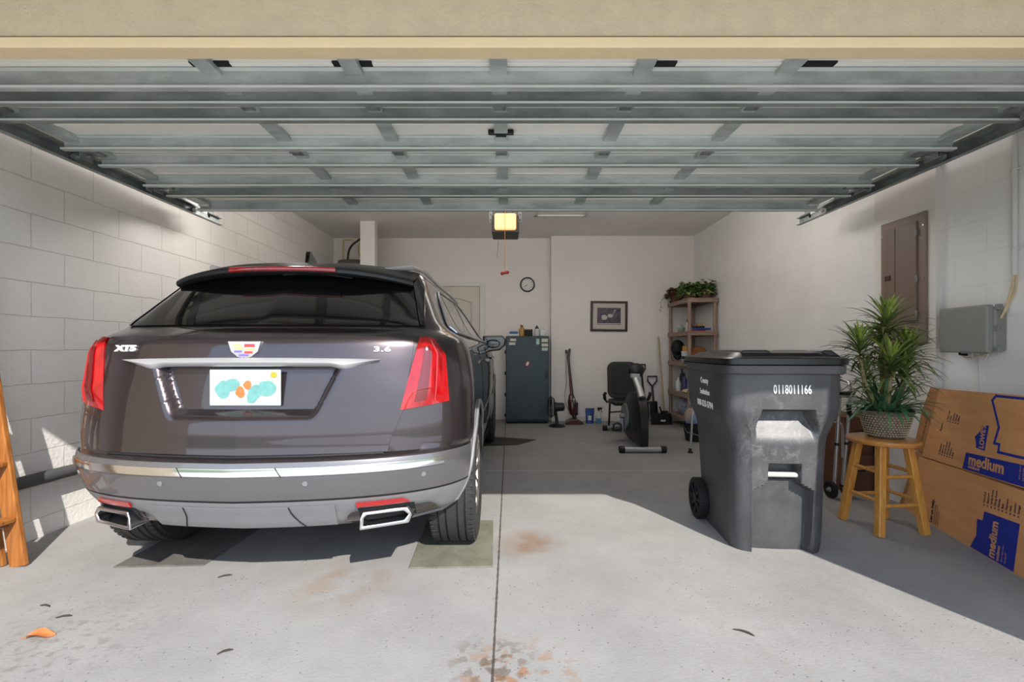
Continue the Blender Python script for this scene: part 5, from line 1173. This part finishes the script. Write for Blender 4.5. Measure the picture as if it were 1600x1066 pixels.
# ------------------------------------------------------------------ wheeled refuse bin
def bin_mat():
    m = mat('bin_plastic', (76, 76, 77), 0.45, rgb2=(60, 60, 61), scale=5, bump=0.06, bscale=90)
    nt = m.node_tree; b = nt.nodes['Principled BSDF']; L = nt.links.new
    src = b.inputs['Base Color'].links[0].from_socket
    tc = N(nt, 'ShaderNodeTexCoord')
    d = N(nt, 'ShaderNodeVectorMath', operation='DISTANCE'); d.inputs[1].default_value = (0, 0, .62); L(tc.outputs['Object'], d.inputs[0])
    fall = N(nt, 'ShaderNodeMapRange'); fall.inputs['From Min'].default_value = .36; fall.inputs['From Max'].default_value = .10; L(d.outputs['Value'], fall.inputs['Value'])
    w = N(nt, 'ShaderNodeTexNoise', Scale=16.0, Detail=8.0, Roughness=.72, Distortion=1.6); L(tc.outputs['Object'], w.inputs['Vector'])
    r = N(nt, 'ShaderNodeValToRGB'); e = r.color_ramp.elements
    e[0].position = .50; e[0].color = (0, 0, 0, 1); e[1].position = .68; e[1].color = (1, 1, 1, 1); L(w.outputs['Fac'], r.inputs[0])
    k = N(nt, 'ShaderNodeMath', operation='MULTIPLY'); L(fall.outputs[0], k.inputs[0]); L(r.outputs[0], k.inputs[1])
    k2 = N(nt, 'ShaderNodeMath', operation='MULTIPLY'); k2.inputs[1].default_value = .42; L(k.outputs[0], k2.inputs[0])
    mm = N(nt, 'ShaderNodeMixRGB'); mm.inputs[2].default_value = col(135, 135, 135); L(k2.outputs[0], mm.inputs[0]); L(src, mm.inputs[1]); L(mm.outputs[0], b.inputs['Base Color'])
    return m
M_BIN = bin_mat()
M_BINL = mat('bin_lid_plastic', (26, 27, 30), 0.28, rgb2=(20, 21, 23), scale=4)
M_SCUFF = mat('scuffed_plastic', (120, 120, 120), 0.7, var=0.2, scale=40)
bn = thing('refuse_bin', 'large black wheeled refuse bin with white stamped lettering half in the sun', 'bin', (1.485, 2.45, 0), R(-5))
fw = pchip([0, .06, .40, .60, .64, .77, .80, .98, 1.03], [.238, .243, .248, .253, .257, .298, .301, .304, .305])        # half width
ff = pchip([0, .06, .40, .60, .72, .80, .98, 1.03], [.055, .045, .03, .02, .0, -.015, -.02, -.022])       # front face
fb = pchip([0, .06, .40, .72, .98, 1.03], [.56, .60, .66, .71, .745, .75])                               # back face
def carve(x, z):
    d_ = 0.0
    # tall channel at the foot, narrower at its head
    cw = .150 if z < .34 else .150 - .075 * sstep(.34, .40, z)
    d_ = max(d_, .065 * (1 - sstep(cw - .012, cw + .012, abs(x - .005))) * (1 - sstep(.395, .41, z)))
    # pocket for the grab bar
    d_ = max(d_, .085 * (1 - sstep(.072, .088, abs(x - .005))) * sstep(.395, .41, z) * (1 - sstep(.485, .497, z)))
    # scooped hand grip higher up
    gw = .125 + .035 * (1 - sstep(.66, .79, z))
    d_ = max(d_, .085 * (1 - sstep(gw - .016, gw + .016, abs(x - .005))) * sstep(.60, .77, z) * (1 - sstep(.783, .797, z)))
    return d_
zb = [0.0, .012] + [.03 + .011 * k for k in range(88)] + [1.0, 1.03]
rows_ = []
for z in zb:
    w_, f_, b_ = fw(z), ff(z), fb(z); r_ = .085; pts = []
    nx = 72
    for k in range(nx + 1):
        x = -(w_ - r_) + 2 * (w_ - r_) * k / nx; bow = .018 * (1 - (x / w_) ** 2)
        pts.append((x, f_ - bow + carve(x, z), z))
    for cx_, cy_, a0, rr in ((w_ - r_, f_ + r_, -90, r_), (w_ - .05, b_ - .05, 0, .05), (-w_ + .05, b_ - .05, 90, .05), (-w_ + r_, f_ + r_, 180, r_)):
        for k in range(9):
            a = R(a0 + 90 * k / 8); px, py = cx_ + rr * math.cos(a), cy_ + rr * math.sin(a)
            if a0 == -90 and k == 0 or a0 == 180 and k == 8: continue
            pts.append((px, py, z))
    rows_.append([Vector(p) for p in pts])
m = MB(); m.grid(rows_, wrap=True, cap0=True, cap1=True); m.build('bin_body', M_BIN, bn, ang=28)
def ring(g, z, y_in=0):
    w_, f_, b_ = fw(1.03) + g, ff(1.03) - .018 - g, fb(1.03) + g; r_ = .09; p = []
    for cx_, cy_, a0 in ((w_ - r_, f_ + r_, -90), (w_ - r_, b_ - r_, 0), (-w_ + r_, b_ - r_, 90), (-w_ + r_, f_ + r_, 180)):
        p += [Vector((cx_ + r_ * math.cos(R(a0 + 90 * k / 10)), cy_ + r_ * math.sin(R(a0 + 90 * k / 10)), z)) for k in range(11)]
    return p
m = MB(); m.grid([ring(.003, .985), ring(.012, .992), ring(.014, 1.032), ring(.004, 1.035)], wrap=True); m.build('rim', M_BIN, bn, ang=30)
m = MB(); m.grid([ring(.012, 1.036), ring(.020, 1.040), ring(.022, 1.070), ring(.010, 1.078), ring(-.03, 1.082), ring(-.05, 1.100), ring(-.12, 1.112)], wrap=True, cap1=True); lid = m.build('lid', M_BINL, bn, ang=30)
for x0, x1 in ((-.23, -.08), (.19, .25)):
    m = MB(); m.prism([(x0, 0), (x1 + .05, 0), (x1, .036), (x0 + .02, .036)], .02, .60, lambda u, v, w_: (u, w_, 1.080 + v)); m.build('lid_ridge', M_BINL, lid, bevel=0.008, seg=3)
m = MB(); m.box(-.20, .20, fb(1.03) + .02, fb(1.03) + .10, 1.03, 1.06); m.cyl((-.30, fb(1.03) + .06, 1.03), (.30, fb(1.03) + .06, 1.03), .016, n=12); m.build('push_handle', M_BIN, bn)
m = MB(); m.cyl((-.085, .05, .432), (.085, .05, .432), .0145, n=16); m.build('grab_bar', mat('bar_zinc', (214, 210, 200), 0.4, 0.3), bn)
m = MB(); m.cyl((-.27, .565, .128), (.27, .565, .128), .012, n=10); m.build('axle', M_STEEL, bn)
for sg in (-1, 1):
    wl = MB(); Q = Matrix.Rotation(R(90), 3, 'Y'); x = sg * .275
    wl.lathe([(.10, -.028), (.125, -.026), (.130, -.012), (.130, .012), (.125, .026), (.10, .028)], 40, (x, .565, .13), Q, close=True)
    for k in range(40):
        a = 2 * math.pi * k / 40
        for s2 in (-1, 1): wl.beam((x + s2 * .012 - .011, .565 + .130 * math.cos(a + s2 * .04), .13 + .130 * math.sin(a + s2 * .04)), (x + s2 * .012 + .011, .565 + .130 * math.cos(a + s2 * .04), .13 + .130 * math.sin(a + s2 * .04)), .008, .006, up=(0, math.cos(a), math.sin(a)))
    ww = wl.build('wheel', M_BLACKM, bn, ang=25)
    m = MB()
    for k in range(8):
        a = 2 * math.pi * k / 8; m.beam((x + sg * .012, .565 + .025 * math.cos(a), .13 + .025 * math.sin(a)), (x + sg * .014, .565 + .105 * math.cos(a), .13 + .105 * math.sin(a)), .022, .018, up=(1, 0, 0))
    m.cyl((x - sg * .02, .565, .13), (x + sg * .026, .565, .13), .032, n=18); m.cyl((x - .004, .565, .13), (x + .004, .565, .13), .104, n=32); m.build('wheel_hub', M_BLACK, ww)
M_STAMP = mat('white_stamp', (232, 232, 228), 0.6, var=0.03)
yy = ff(.90) - .0205
text_mesh('serial_lettering', '0118011166', .066, M_STAMP, bn, frame((.018, yy + .001, .905), (1, 0.0, 0), (0, .03, 1)), bold=.001, ext=.0012, sx=.56, spacing=1.05)
xl_ = lambda z: -fw(z) - .0012
for k, (s, z, y, sz) in enumerate((('County', .925, .36, .050), ('Sanitation', .855, .355, .048), ('888-523-5794', .78, .36, .055))):
    M_ = frame((xl_(z), y, z), (0, -1, 0), (-.08, 0, 1)); text_mesh('side_lettering', s, sz, M_STAMP, bn, M_, bold=.0006, ext=.001, sx=.9)

# ------------------------------------------------------------------ wooden stool
M_OAK = mat('stool_pine', (208, 150, 72), 0.32, rgb2=(184, 122, 50), scale=6, stretch=(10, 10, 1.2), coat=0.4)
M_OAKS = mat('stool_seat_pine', (200, 138, 70), 0.32, rgb2=(180, 116, 54), scale=6, stretch=(1.5, 14, 10), coat=0.4)
st = thing('wooden_stool', 'round-seated honey pine stool holding a potted plant beside the cardboard', 'stool', (2.352, 2.868, 0), R(2))
m = MB(); m.lathe([(0.0, .568), (.168, .568), (.184, .562), (.190, .550), (.184, .536), (.165, .530), (0.0, .530)], 48); m.build('seat', M_OAKS, st)
ft = [(-.148, -.148), (.152, -.128), (.142, .152), (-.152, .138)]; tp = [(-.088, -.088), (.088, -.082), (.085, .088), (-.088, .084)]
for (x0, y0), (x1, y1) in zip(ft, tp):
    m = MB(); m.beam((x0, y0, 0.0), (x1, y1, .533), .042, .042, up=(0, 1, 0)); m.build('leg', M_OAK, st, smooth=False, bevel=.005)
def at_leg(k, z):
    f = z / .533; return Vector((ft[k][0] + (tp[k][0] - ft[k][0]) * f, ft[k][1] + (tp[k][1] - ft[k][1]) * f, z))
for k, zz in enumerate(((.175, .345), (.20, .37), (.175, .345), (.20, .37))):
    for z in zz:
        m = MB(); m.cyl(at_leg(k, z), at_leg((k + 1) % 4, z), .0115, n=14); m.build('stretcher', M_OAK, st)

# potted plant on the stool
M_BASK = mat('pot_basket', (120, 104, 84), 0.7, rgb2=(74, 70, 62), scale=50, bump=0.4, bscale=60)
M_BASKW = mat('basket_weave_pale', (176, 160, 128), 0.6, var=0.2, scale=40)  # paler tone for the raised weave
M_DRA = mat('dracaena_green', (118, 134, 66), 0.45, rgb2=(70, 84, 46), scale=10); M_DRAY = mat('dracaena_heart', (164, 176, 74), 0.45, rgb2=(110, 134, 56), scale=12)
M_SPI = mat('spider_leaf_green', (92, 136, 88), 0.42, rgb2=(58, 96, 68), scale=10); M_CANE = mat('plant_cane', (158, 138, 98), 0.8, var=0.3, scale=50)
pp = thing('potted_plant', 'tall spiky-leaved dracaena in a woven basket pot standing on the pine stool', 'plant', (2.372, 2.872, .5685))
m = MB(); m.lathe([(.085, 0), (.096, .006), (.118, .075), (.135, .145), (.138, .165), (.128, .165), (.12, .14), (0, .135)], 40); pot = m.build('basket_pot', M_BASK, pp)
m = MB()
for i in range(9):
    z = .018 + .015 * i; rr = .0985 + .037 * (z / .145); n = 44
    for k in range(n):
        a = 2 * math.pi * (k + .5 * (i % 2)) / n; c_ = Vector((rr * math.cos(a), rr * math.sin(a), z)); m.ell(c_, (.0052, .0052, .0048), 6, 4)
wv = m.build('weave', M_BASKW, pot); wv['kind'] = 'stuff'
m = MB(); m.tube([(.139 * math.cos(a), .139 * math.sin(a), .163) for a in [2 * math.pi * k / 36 for k in range(36)]], .008, 6, closed=True)
for sg in (-1, 1): m.tube([(sg * .135, -.03, .15), (sg * .165, -.02, .165), (sg * .165, .02, .165), (sg * .135, .03, .15)], .008, 6)
m.build('pot_rim', M_BASK, pot)
rg = random.Random(11)
def strap(m, p, dirv, l, w, droop, mi=0, n=7):
    """long narrow leaf that leaves P along DIRV and bends down"""
    d_ = dirv.normalized(); pts = [Vector(p)]; rws = []
    cur = Vector(p); v = d_.copy()
    for i in range(n):
        f = i / (n - 1); s_ = v.cross(Vector((0, 0, 1)))
        if s_.length < 1e-3: s_ = Vector((1, 0, 0))
        s_.normalize(); u_ = s_.cross(v).normalized(); ww = w * (math.sin(math.pi * (0.12 + 0.88 * f)) ** 0.8 if f > .35 else .55 + 1.1 * f) * (1 if f < .98 else .05)
        rws.append([cur - s_ * ww / 2 + u_ * ww * .18, cur.copy(), cur + s_ * ww / 2 + u_ * ww * .18])
        cur = cur + v * l / (n - 1); v = (v + Vector((0, 0, -droop * (0.35 + f)))).normalized()
    m.grid(rws, mi)
heads = [((.0, -.01, .755), .25, 95), ((-.16, .0, .60), .23, 80), ((.10, -.04, .575), .215, 105), ((-.09, .05, .42), .20, 50), ((.06, -.07, .44), .2, 50), ((-.05, -.10, .50), .25, 95), ((.04, .08, .63), .24, 60)]
cm = MB(); dm = MB()
for (hx_, hy_, hz_), l, n in heads:
    root = Vector((hx_ * .2, hy_ * .2, .13)); h_ = Vector((hx_, hy_, hz_))
    cm.tube([root, root.lerp(h_, .45) + Vector((hx_ * .25, hy_ * .25, 0)), h_ + Vector((0, 0, -.10))], [.013, .012, .011], 10)
    for k in range(n):
        f = k / n; a = k * 2.39996 + rg.uniform(-.2, .2); el = R(80 - 88 * f + rg.uniform(-10, 10))
        p = h_ + Vector((0, 0, -.12 * f)); d_ = Vector((math.cos(a) * math.cos(el), math.sin(a) * math.cos(el), math.sin(el)))
        strap(dm, p, d_, l * rg.uniform(.72, 1.12) * (.45 + .55 * min(1, f * 3)), rg.uniform(.013, .020), .12 + .22 * f, 1 if (f < .30) else 0)
cm.build('cane', M_CANE, pp); dm.build('spiky_foliage', [M_DRA, M_DRAY], pp, ang=60)
sm = MB()
for k in range(120):
    a = k * 2.39996; el = R(rg.uniform(18, 80)); p = Vector((.06 * math.cos(a) * rg.random(), .06 * math.sin(a) * rg.random(), .14))
    strap(sm, p, Vector((math.cos(a) * math.cos(el), math.sin(a) * math.cos(el), math.sin(el))), rg.uniform(.20, .34), rg.uniform(.014, .022), rg.uniform(.18, .40), 0, 9)
sm.build('low_foliage', M_SPI, pp, ang=60)

# ------------------------------------------------------------------ folded walker behind the bin
wk = thing('folded_walker', 'folded silver walking frame with small front wheels standing between bin and boxes', 'walker', (2.45, 3.43, 0), R(0))
M_ALU = mat('anodised_aluminium', (186, 188, 190), 0.28, 0.8, var=0.05)
for k, (x, y) in enumerate(((0.0, 0.0), (.085, .03))):
    bx_, tx = x, x + .04 + .02 * k
    m = MB(); m.tube([(bx_, y, .09), (bx_ + (tx - bx_) * .5, y, .45), (tx, y, .80), (tx + .02, y + .04, .865), (tx + .02, y + .12, .885), (tx + .02, y + .30, .885), (tx + .02, y + .36, .85), (tx, y + .38, .75), (bx_ - .02, y + .40, .03)], .0125, 12); m.build('side_frame', M_ALU, wk)
    m = MB(); m.tube([(tx + .02, y + .13, .886), (tx + .02, y + .29, .886)], .017, 12); m.build('hand_grip', M_BLACKM, wk)
    m = MB(); m.cyl((bx_ - .02, y + .40, 0), (bx_ - .02, y + .40, .05), .018, .014, 14); m.build('rubber_foot', M_BLACKM, wk)
    m = MB(); z = .40; m.cyl((bx_ + (tx - bx_) * .5 - .004, y, .395), (bx_ + (tx - bx_) * .5 - .003, y, .415), .017, n=14); m.build('height_collar', M_BLACK, wk)
    if k == 1:
        m = MB(); m.tube([(bx_ + .045, y, .70), (bx_ + .052, y, .58)], .0165, 12); m.build('foam_sleeve', M_BLACKM, wk)
Q = Matrix.Rotation(R(90), 3, 'Y')
for x, y in ((-.028, 0.0), (.115, .03)):
    m = MB(); m.lathe([(.045, -.012), (.060, -.014), (.064, -.006), (.064, .006), (.060, .014), (.045, .012)], 30, (x, y, .064), Q, close=True); m.cyl((x - .008, y, .064), (x + .008, y, .064), .046, n=24); w_ = m.build('wheel', M_BLACKM, wk)
    m = MB(); m.cyl((x - .03, y, .064), (x + .03, y, .064), .009, n=10); m.cyl((x - .014, y, .064), (x + .014, y, .064), .018, n=14); m.build('hub', M_GREY, w_)
m = MB(); m.tube([(-.16, .02, .60), (-.05, .01, .585), (.06, .015, .555), (.075, .02, .52), (.078, .02, .30)], .010, 8); m.tube([(.0, -.012, .785), (.15, .05, .76)], .014, 8); m.build('cross_brace', M_ALU, wk)
m = MB(); m.box(-.01, .14, -.018, .05, .775, .80); m.build('fold_hinge', M_BLACK, wk, bevel=.005)

# ------------------------------------------------------------------ brown boxes behind the walker
M_CARDD = mat('card_dark', (112, 72, 48), 0.8, rgb2=(92, 57, 38), scale=5)
M_CARDP = mat('card_ink', (36, 26, 26), 0.8)
def carton(label, x0, x1, y0, y1, z0, h, rz=0):
    b_ = thing('carton', label, 'box', ((x0 + x1) / 2, (y0 + y1) / 2, z0), rz); hx_, hy_ = (x1 - x0) / 2, (y1 - y0) / 2
    m = MB(); m.box(-hx_, hx_, -hy_, hy_, 0, h); m.build('carton_body', M_CARDD, b_, smooth=False, bevel=.004)
    for sg in (-1, 1):
        m = MB(); m.box(-hx_ - .003, hx_ + .003, min(sg * .004, sg * hy_), max(sg * .004, sg * hy_), h, h + .006); m.build('top_flap', M_CARDD, b_, smooth=False, bevel=.002)
    m = MB(); m.prism(rrect(.045, .014, .013), -hy_ - .0015, -hy_ + .0005, lambda u, v, w_: (u, w_, h * .62 + v)); m.build('hand_hole', M_CARDP, b_, smooth=False)
    return b_
carton('dark brown carton on the floor behind the stool, under another carton', 2.625, 2.875, 3.56, 4.15, 0.0, .285)
carton('dark brown carton stacked on top of the one behind the stool', 2.63, 2.872, 3.57, 4.13, .292, .29)

# ------------------------------------------------------------------ flattened moving boxes leaning on the wall
M_CARD = mat('kraft_card', (212, 154, 100), 0.75, rgb2=(200, 142, 90), scale=3, bump=0.04, bscale=40, stretch=(1, 1, 6))
M_CARDS = mat('kraft_card_dark', (180, 126, 78), 0.78, var=0.1, scale=3)  # darker card for the sheet behind the printed one
M_INKB = mat('ink_blue', (24, 44, 140), 0.6, var=0.05); M_INKD = mat('ink_dark', (52, 40, 66), 0.7)
FA = Vector((2.772, 3.19, 0)); FU = Vector((-.263, -.965, 0)).normalized(); FV = Vector((.082, -.0223, .865)).normalized(); FN = FV.cross(FU).normalized()
if FN.x > 0: FN = -FN
def S(k, v, w_=0.0): return FU * k + FV * v + FN * w_
fb_ = thing('flattened_box', 'flattened brown moving box with blue printing leaning in front of another on the wall', 'cardboard box', FA)
m = MB(); m.prism([(-.035, 0.0), (1.42, 0.0), (1.42, .425), (.5, .407), (.085, .393)], -.005, .0, S); low = m.build('lower_panel', M_CARD, fb_, smooth=False)
m = MB(); m.prism([(.118, .402), (.5, .415), (1.42, .445), (1.42, .905), (.8, .885), (.215, .868)], -.005, .0, S); upp = m.build('upper_flap', M_CARD, fb_, smooth=False)
def ink(name, poly, mt, parent, w0=.0004):
    m = MB(); m.prism(poly, .0, w0 + .0004, S); return m.build(name, mt, parent, smooth=False)
def stxt(name, s, k, v, size, mt, parent, ang=0, bold=0.0, align='LEFT', sx=1.0, w0=.0012, line=1.0):
    a = R(ang); ex = FU * math.cos(a) + FV * math.sin(a); ey = -FU * math.sin(a) + FV * math.cos(a)
    return text_mesh(name, s, size, mt, parent, frame(S(k, v, w0), ex, ey), bold=bold, ext=.0003, align=align, sx=sx, line=line)
ink('house_print', [(.712, .232), (.947, .249), (.945, .004), (.640, .004), (.655, .040), (.675, .082), (.667, .174), (.708, .180)], M_INKB, low)
M_KR = M_CARD
stxt('size_lettering', 'medium', .795, .012, .070, M_KR, low, 90, .0022, sx=.86)
stxt('size_lettering', 'medianos', .838, .012, .026, M_KR, low, 90, .0006, sx=.8)
stxt('size_lettering', '18 in x 18 in x 16 in', .866, .018, .012, M_KR, low, 90, 0, sx=.9); stxt('size_lettering', '3.0 CU FT', .888, .020, .013, M_KR, low, 90, 0)
for k, s in enumerate(('FRAGILE', 'Bedroom', 'Family Room', 'Dining Room', 'Kitchen', 'Bath', 'Playroom', 'Attic', 'Laundry', 'Garage')):
    kk = .704 + .0255 * k; v = .262 + .0016 * k
    stxt('list_lettering', s, kk, v + .016, .0185, M_INKD, low, 90, .0003, sx=.85)
    m = MB(); m.prism([(kk - .004, v), (kk + .004, v), (kk + .004, v + .008), (kk - .004, v + .008)], .0, .0008, S); m.build('tick_box', M_INKD, low, smooth=False)
stxt('help_lettering', 'Let us help.', .286, .012, .036, M_INKD, low, 90, .0012, sx=.92)
for k, s in enumerate(('Moving tips and packing', 'supplies for every room', 'in your new home')): stxt('help_lettering', s, .315 + .018 * k, .012, .0125, M_INKD, low, 90)
ink('band_print', [(.507, .418), (1.42, .452), (1.42, .572), (.521, .517)], M_INKB, upp)
stxt('size_lettering', 'medium', .548, .480, .088, M_KR, upp, 2.5, .0026, sx=.92); stxt('size_lettering', 'medianos', .552, .441, .026, M_KR, upp, 2.5, .0006, sx=.9)
stxt('size_lettering', '18 in x 18 in x 16 in', .912, .462, .012, M_KR, upp, 92); stxt('size_lettering', '3.0 CU FT', .935, .462, .015, M_KR, upp, 92)
ink('logo_print', [(.671, .700), (.617, .692), (.610, .655), (.575, .620), (.588, .592), (.594, .560), (.661, .555)], M_INKB, upp)
text_mesh('logo_lettering', "Lowe's".upper(), .047, M_KR, upp, frame(S(.636, .630, .0012), FV, -FU), bold=.0012, ext=.0003, sx=.80)
def outline_print(pts, wd_):
    for (a, b), (c_, d_) in zip(pts, pts[1:]):
        L_ = math.hypot(c_ - a, d_ - b); nx_, ny_ = -(d_ - b) / L_ * wd_ / 2, (c_ - a) / L_ * wd_ / 2; ex_, ey_ = (c_ - a) / L_ * wd_ / 2, (d_ - b) / L_ * wd_ / 2
        yield [(a - ex_ + nx_, b - ey_ + ny_), (c_ + ex_ + nx_, d_ + ey_ + ny_), (c_ + ex_ - nx_, d_ + ey_ - ny_), (a - ex_ - nx_, b - ey_ - ny_)]
m = MB()
for k, pl_ in enumerate(outline_print([(1.40, .885), (.695, .868), (.672, .842), (.741, .702), (.722, .612), (.758, .612), (.757, .570), (1.40, .592)], .014)): m.prism(pl_, .0, .0008 + .00004 * k, S)
m.build('house_outline_print', M_INKB, upp, smooth=False)
for c0, v0, its in ((.291, .452, ('FRAGILE', 'Bedroom', 'Family Room', 'Dining Room', 'Kitchen', 'Bath')), (.330, .668, ('Playroom', 'Attic', 'Laundry', 'Garage', 'Office'))):
    for k, s in enumerate(its): stxt('list_lettering', s, c0 + .024 * k, v0 + .014, .0185, M_INKD, upp, 80, .0002, sx=.85); ink('tick_box', [(c0 + .024 * k - .004, v0), (c0 + .024 * k + .004, v0), (c0 + .024 * k + .004, v0 + .008), (c0 + .024 * k - .004, v0 + .008)], M_INKD, upp)
stxt('list_lettering', 'Room:', .277, .60, .022, M_INKD, upp, 80, .0004)
b2 = thing('flattened_box', 'darker flattened box sheet showing at the end behind the printed one', 'cardboard box', FA)
m = MB(); m.prism([(-.10, .0), (1.2, .0), (1.2, .42), (.02, .415), (-.045, .16)], -.020, -.012, S); m.build('lower_panel', M_CARDS, b2, smooth=False)
m = MB(); m.prism([(-.005, .425), (1.2, .43), (1.2, .875), (.062, .868)], -.020, -.012, S); p2 = m.build('upper_flap', M_CARDS, b2, smooth=False)
text_mesh('side_lettering', 'Medium moving box', .022, M_INKD, p2, frame(S(.085, .56, -.0115), FV * .98 + FU * .18, -FU * .98 + FV * .18), ext=.0003)
# ------------------------------------------------------------------ light, sky and camera
sd = bpy.data.lights.new('sun', 'SUN'); sd.energy = 7.1; sd.angle = R(0.53); sd.color = (1.0, 0.955, 0.89)
so = bpy.data.objects.new('sun', sd); C.objects.link(so)
so.rotation_euler = Vector((-0.45, 1.0, -0.82)).to_track_quat('-Z', 'Y').to_euler()
wd = bpy.data.worlds.new('sky'); bpy.context.scene.world = wd; wd.use_nodes = True
nt = wd.node_tree; bg = nt.nodes['Background']
tc = N(nt, 'ShaderNodeTexCoord'); sx = N(nt, 'ShaderNodeSeparateXYZ'); nt.links.new(tc.outputs['Generated'], sx.inputs[0])
rp_ = N(nt, 'ShaderNodeValToRGB')
e = rp_.color_ramp.elements
e[0].position = 0.0; e[0].color = (0.42, 0.40, 0.36, 1)
e[1].position = 1.0; e[1].color = (0.36, 0.52, 0.85, 1)
for p_, c_ in ((0.02, (0.80, 0.86, 0.92, 1)), (0.25, (0.62, 0.76, 0.96, 1))):
    k_ = e.new(p_); k_.color = c_
nt.links.new(sx.outputs['Z'], rp_.inputs[0]); nt.links.new(rp_.outputs[0], bg.inputs['Color']); bg.inputs['Strength'].default_value = 2.6
def area(name, loc, size, size_y, power, rot, color=(1, 0.97, 0.93)):
    l = bpy.data.lights.new(name, 'AREA'); l.shape = 'RECTANGLE'; l.size = size; l.size_y = size_y; l.energy = power; l.color = color
    o = bpy.data.objects.new(name, l); C.objects.link(o); o.location = loc; o.rotation_euler = rot; return o
area('back_wall_fill', (0.0, 3.80, 2.50), 4.6, 0.36, 24, (R(114), 0, 0))  # added fill lamp, hidden behind the raised door, brightens back wall and ceiling
area('ceiling_fill', (0.0, 4.9, 2.66), 4.4, 0.25, 22, (R(180), 0, 0))  # added fill lamp facing up, out of view, brightens the ceiling

def aimed_fill(name, loc, target, power, spread):  # added fill lamp without a fixture, aimed at a side wall
    o = area(name, loc, 1.0, 0.12, power, (0, 0, 0)); o.data.spread = R(spread)
    o.rotation_euler = (Vector(target) - Vector(loc)).to_track_quat('-Z', 'Y').to_euler(); return o
aimed_fill('side_wall_fill', (-1.75, 3.92, 2.42), (XL, 2.7, 1.2), 9, 150)  # unseen fill, lifts the block wall beside the car
aimed_fill('side_wall_fill', (1.6, 3.92, 2.42), (XR, 2.7, 1.3), 4.5, 150)  # unseen fill, lifts the wall with the breaker panel
cd = bpy.data.cameras.new('camera'); cd.sensor_width = 36.0; cd.lens = 711 / 1600 * 36
cd.shift_x = 4 / 1600; cd.shift_y = 13 / 1600; cd.clip_start = 0.02
co = bpy.data.objects.new('camera', cd); C.objects.link(co); co.location = (0, 0, 1.12); co.rotation_euler = (R(90), 0, 0)
bpy.context.scene.camera = co
bpy.context.scene.view_settings.view_transform = 'Standard'
bpy.context.scene.view_settings.look = 'None'
bpy.context.scene.view_settings.exposure = 0.0
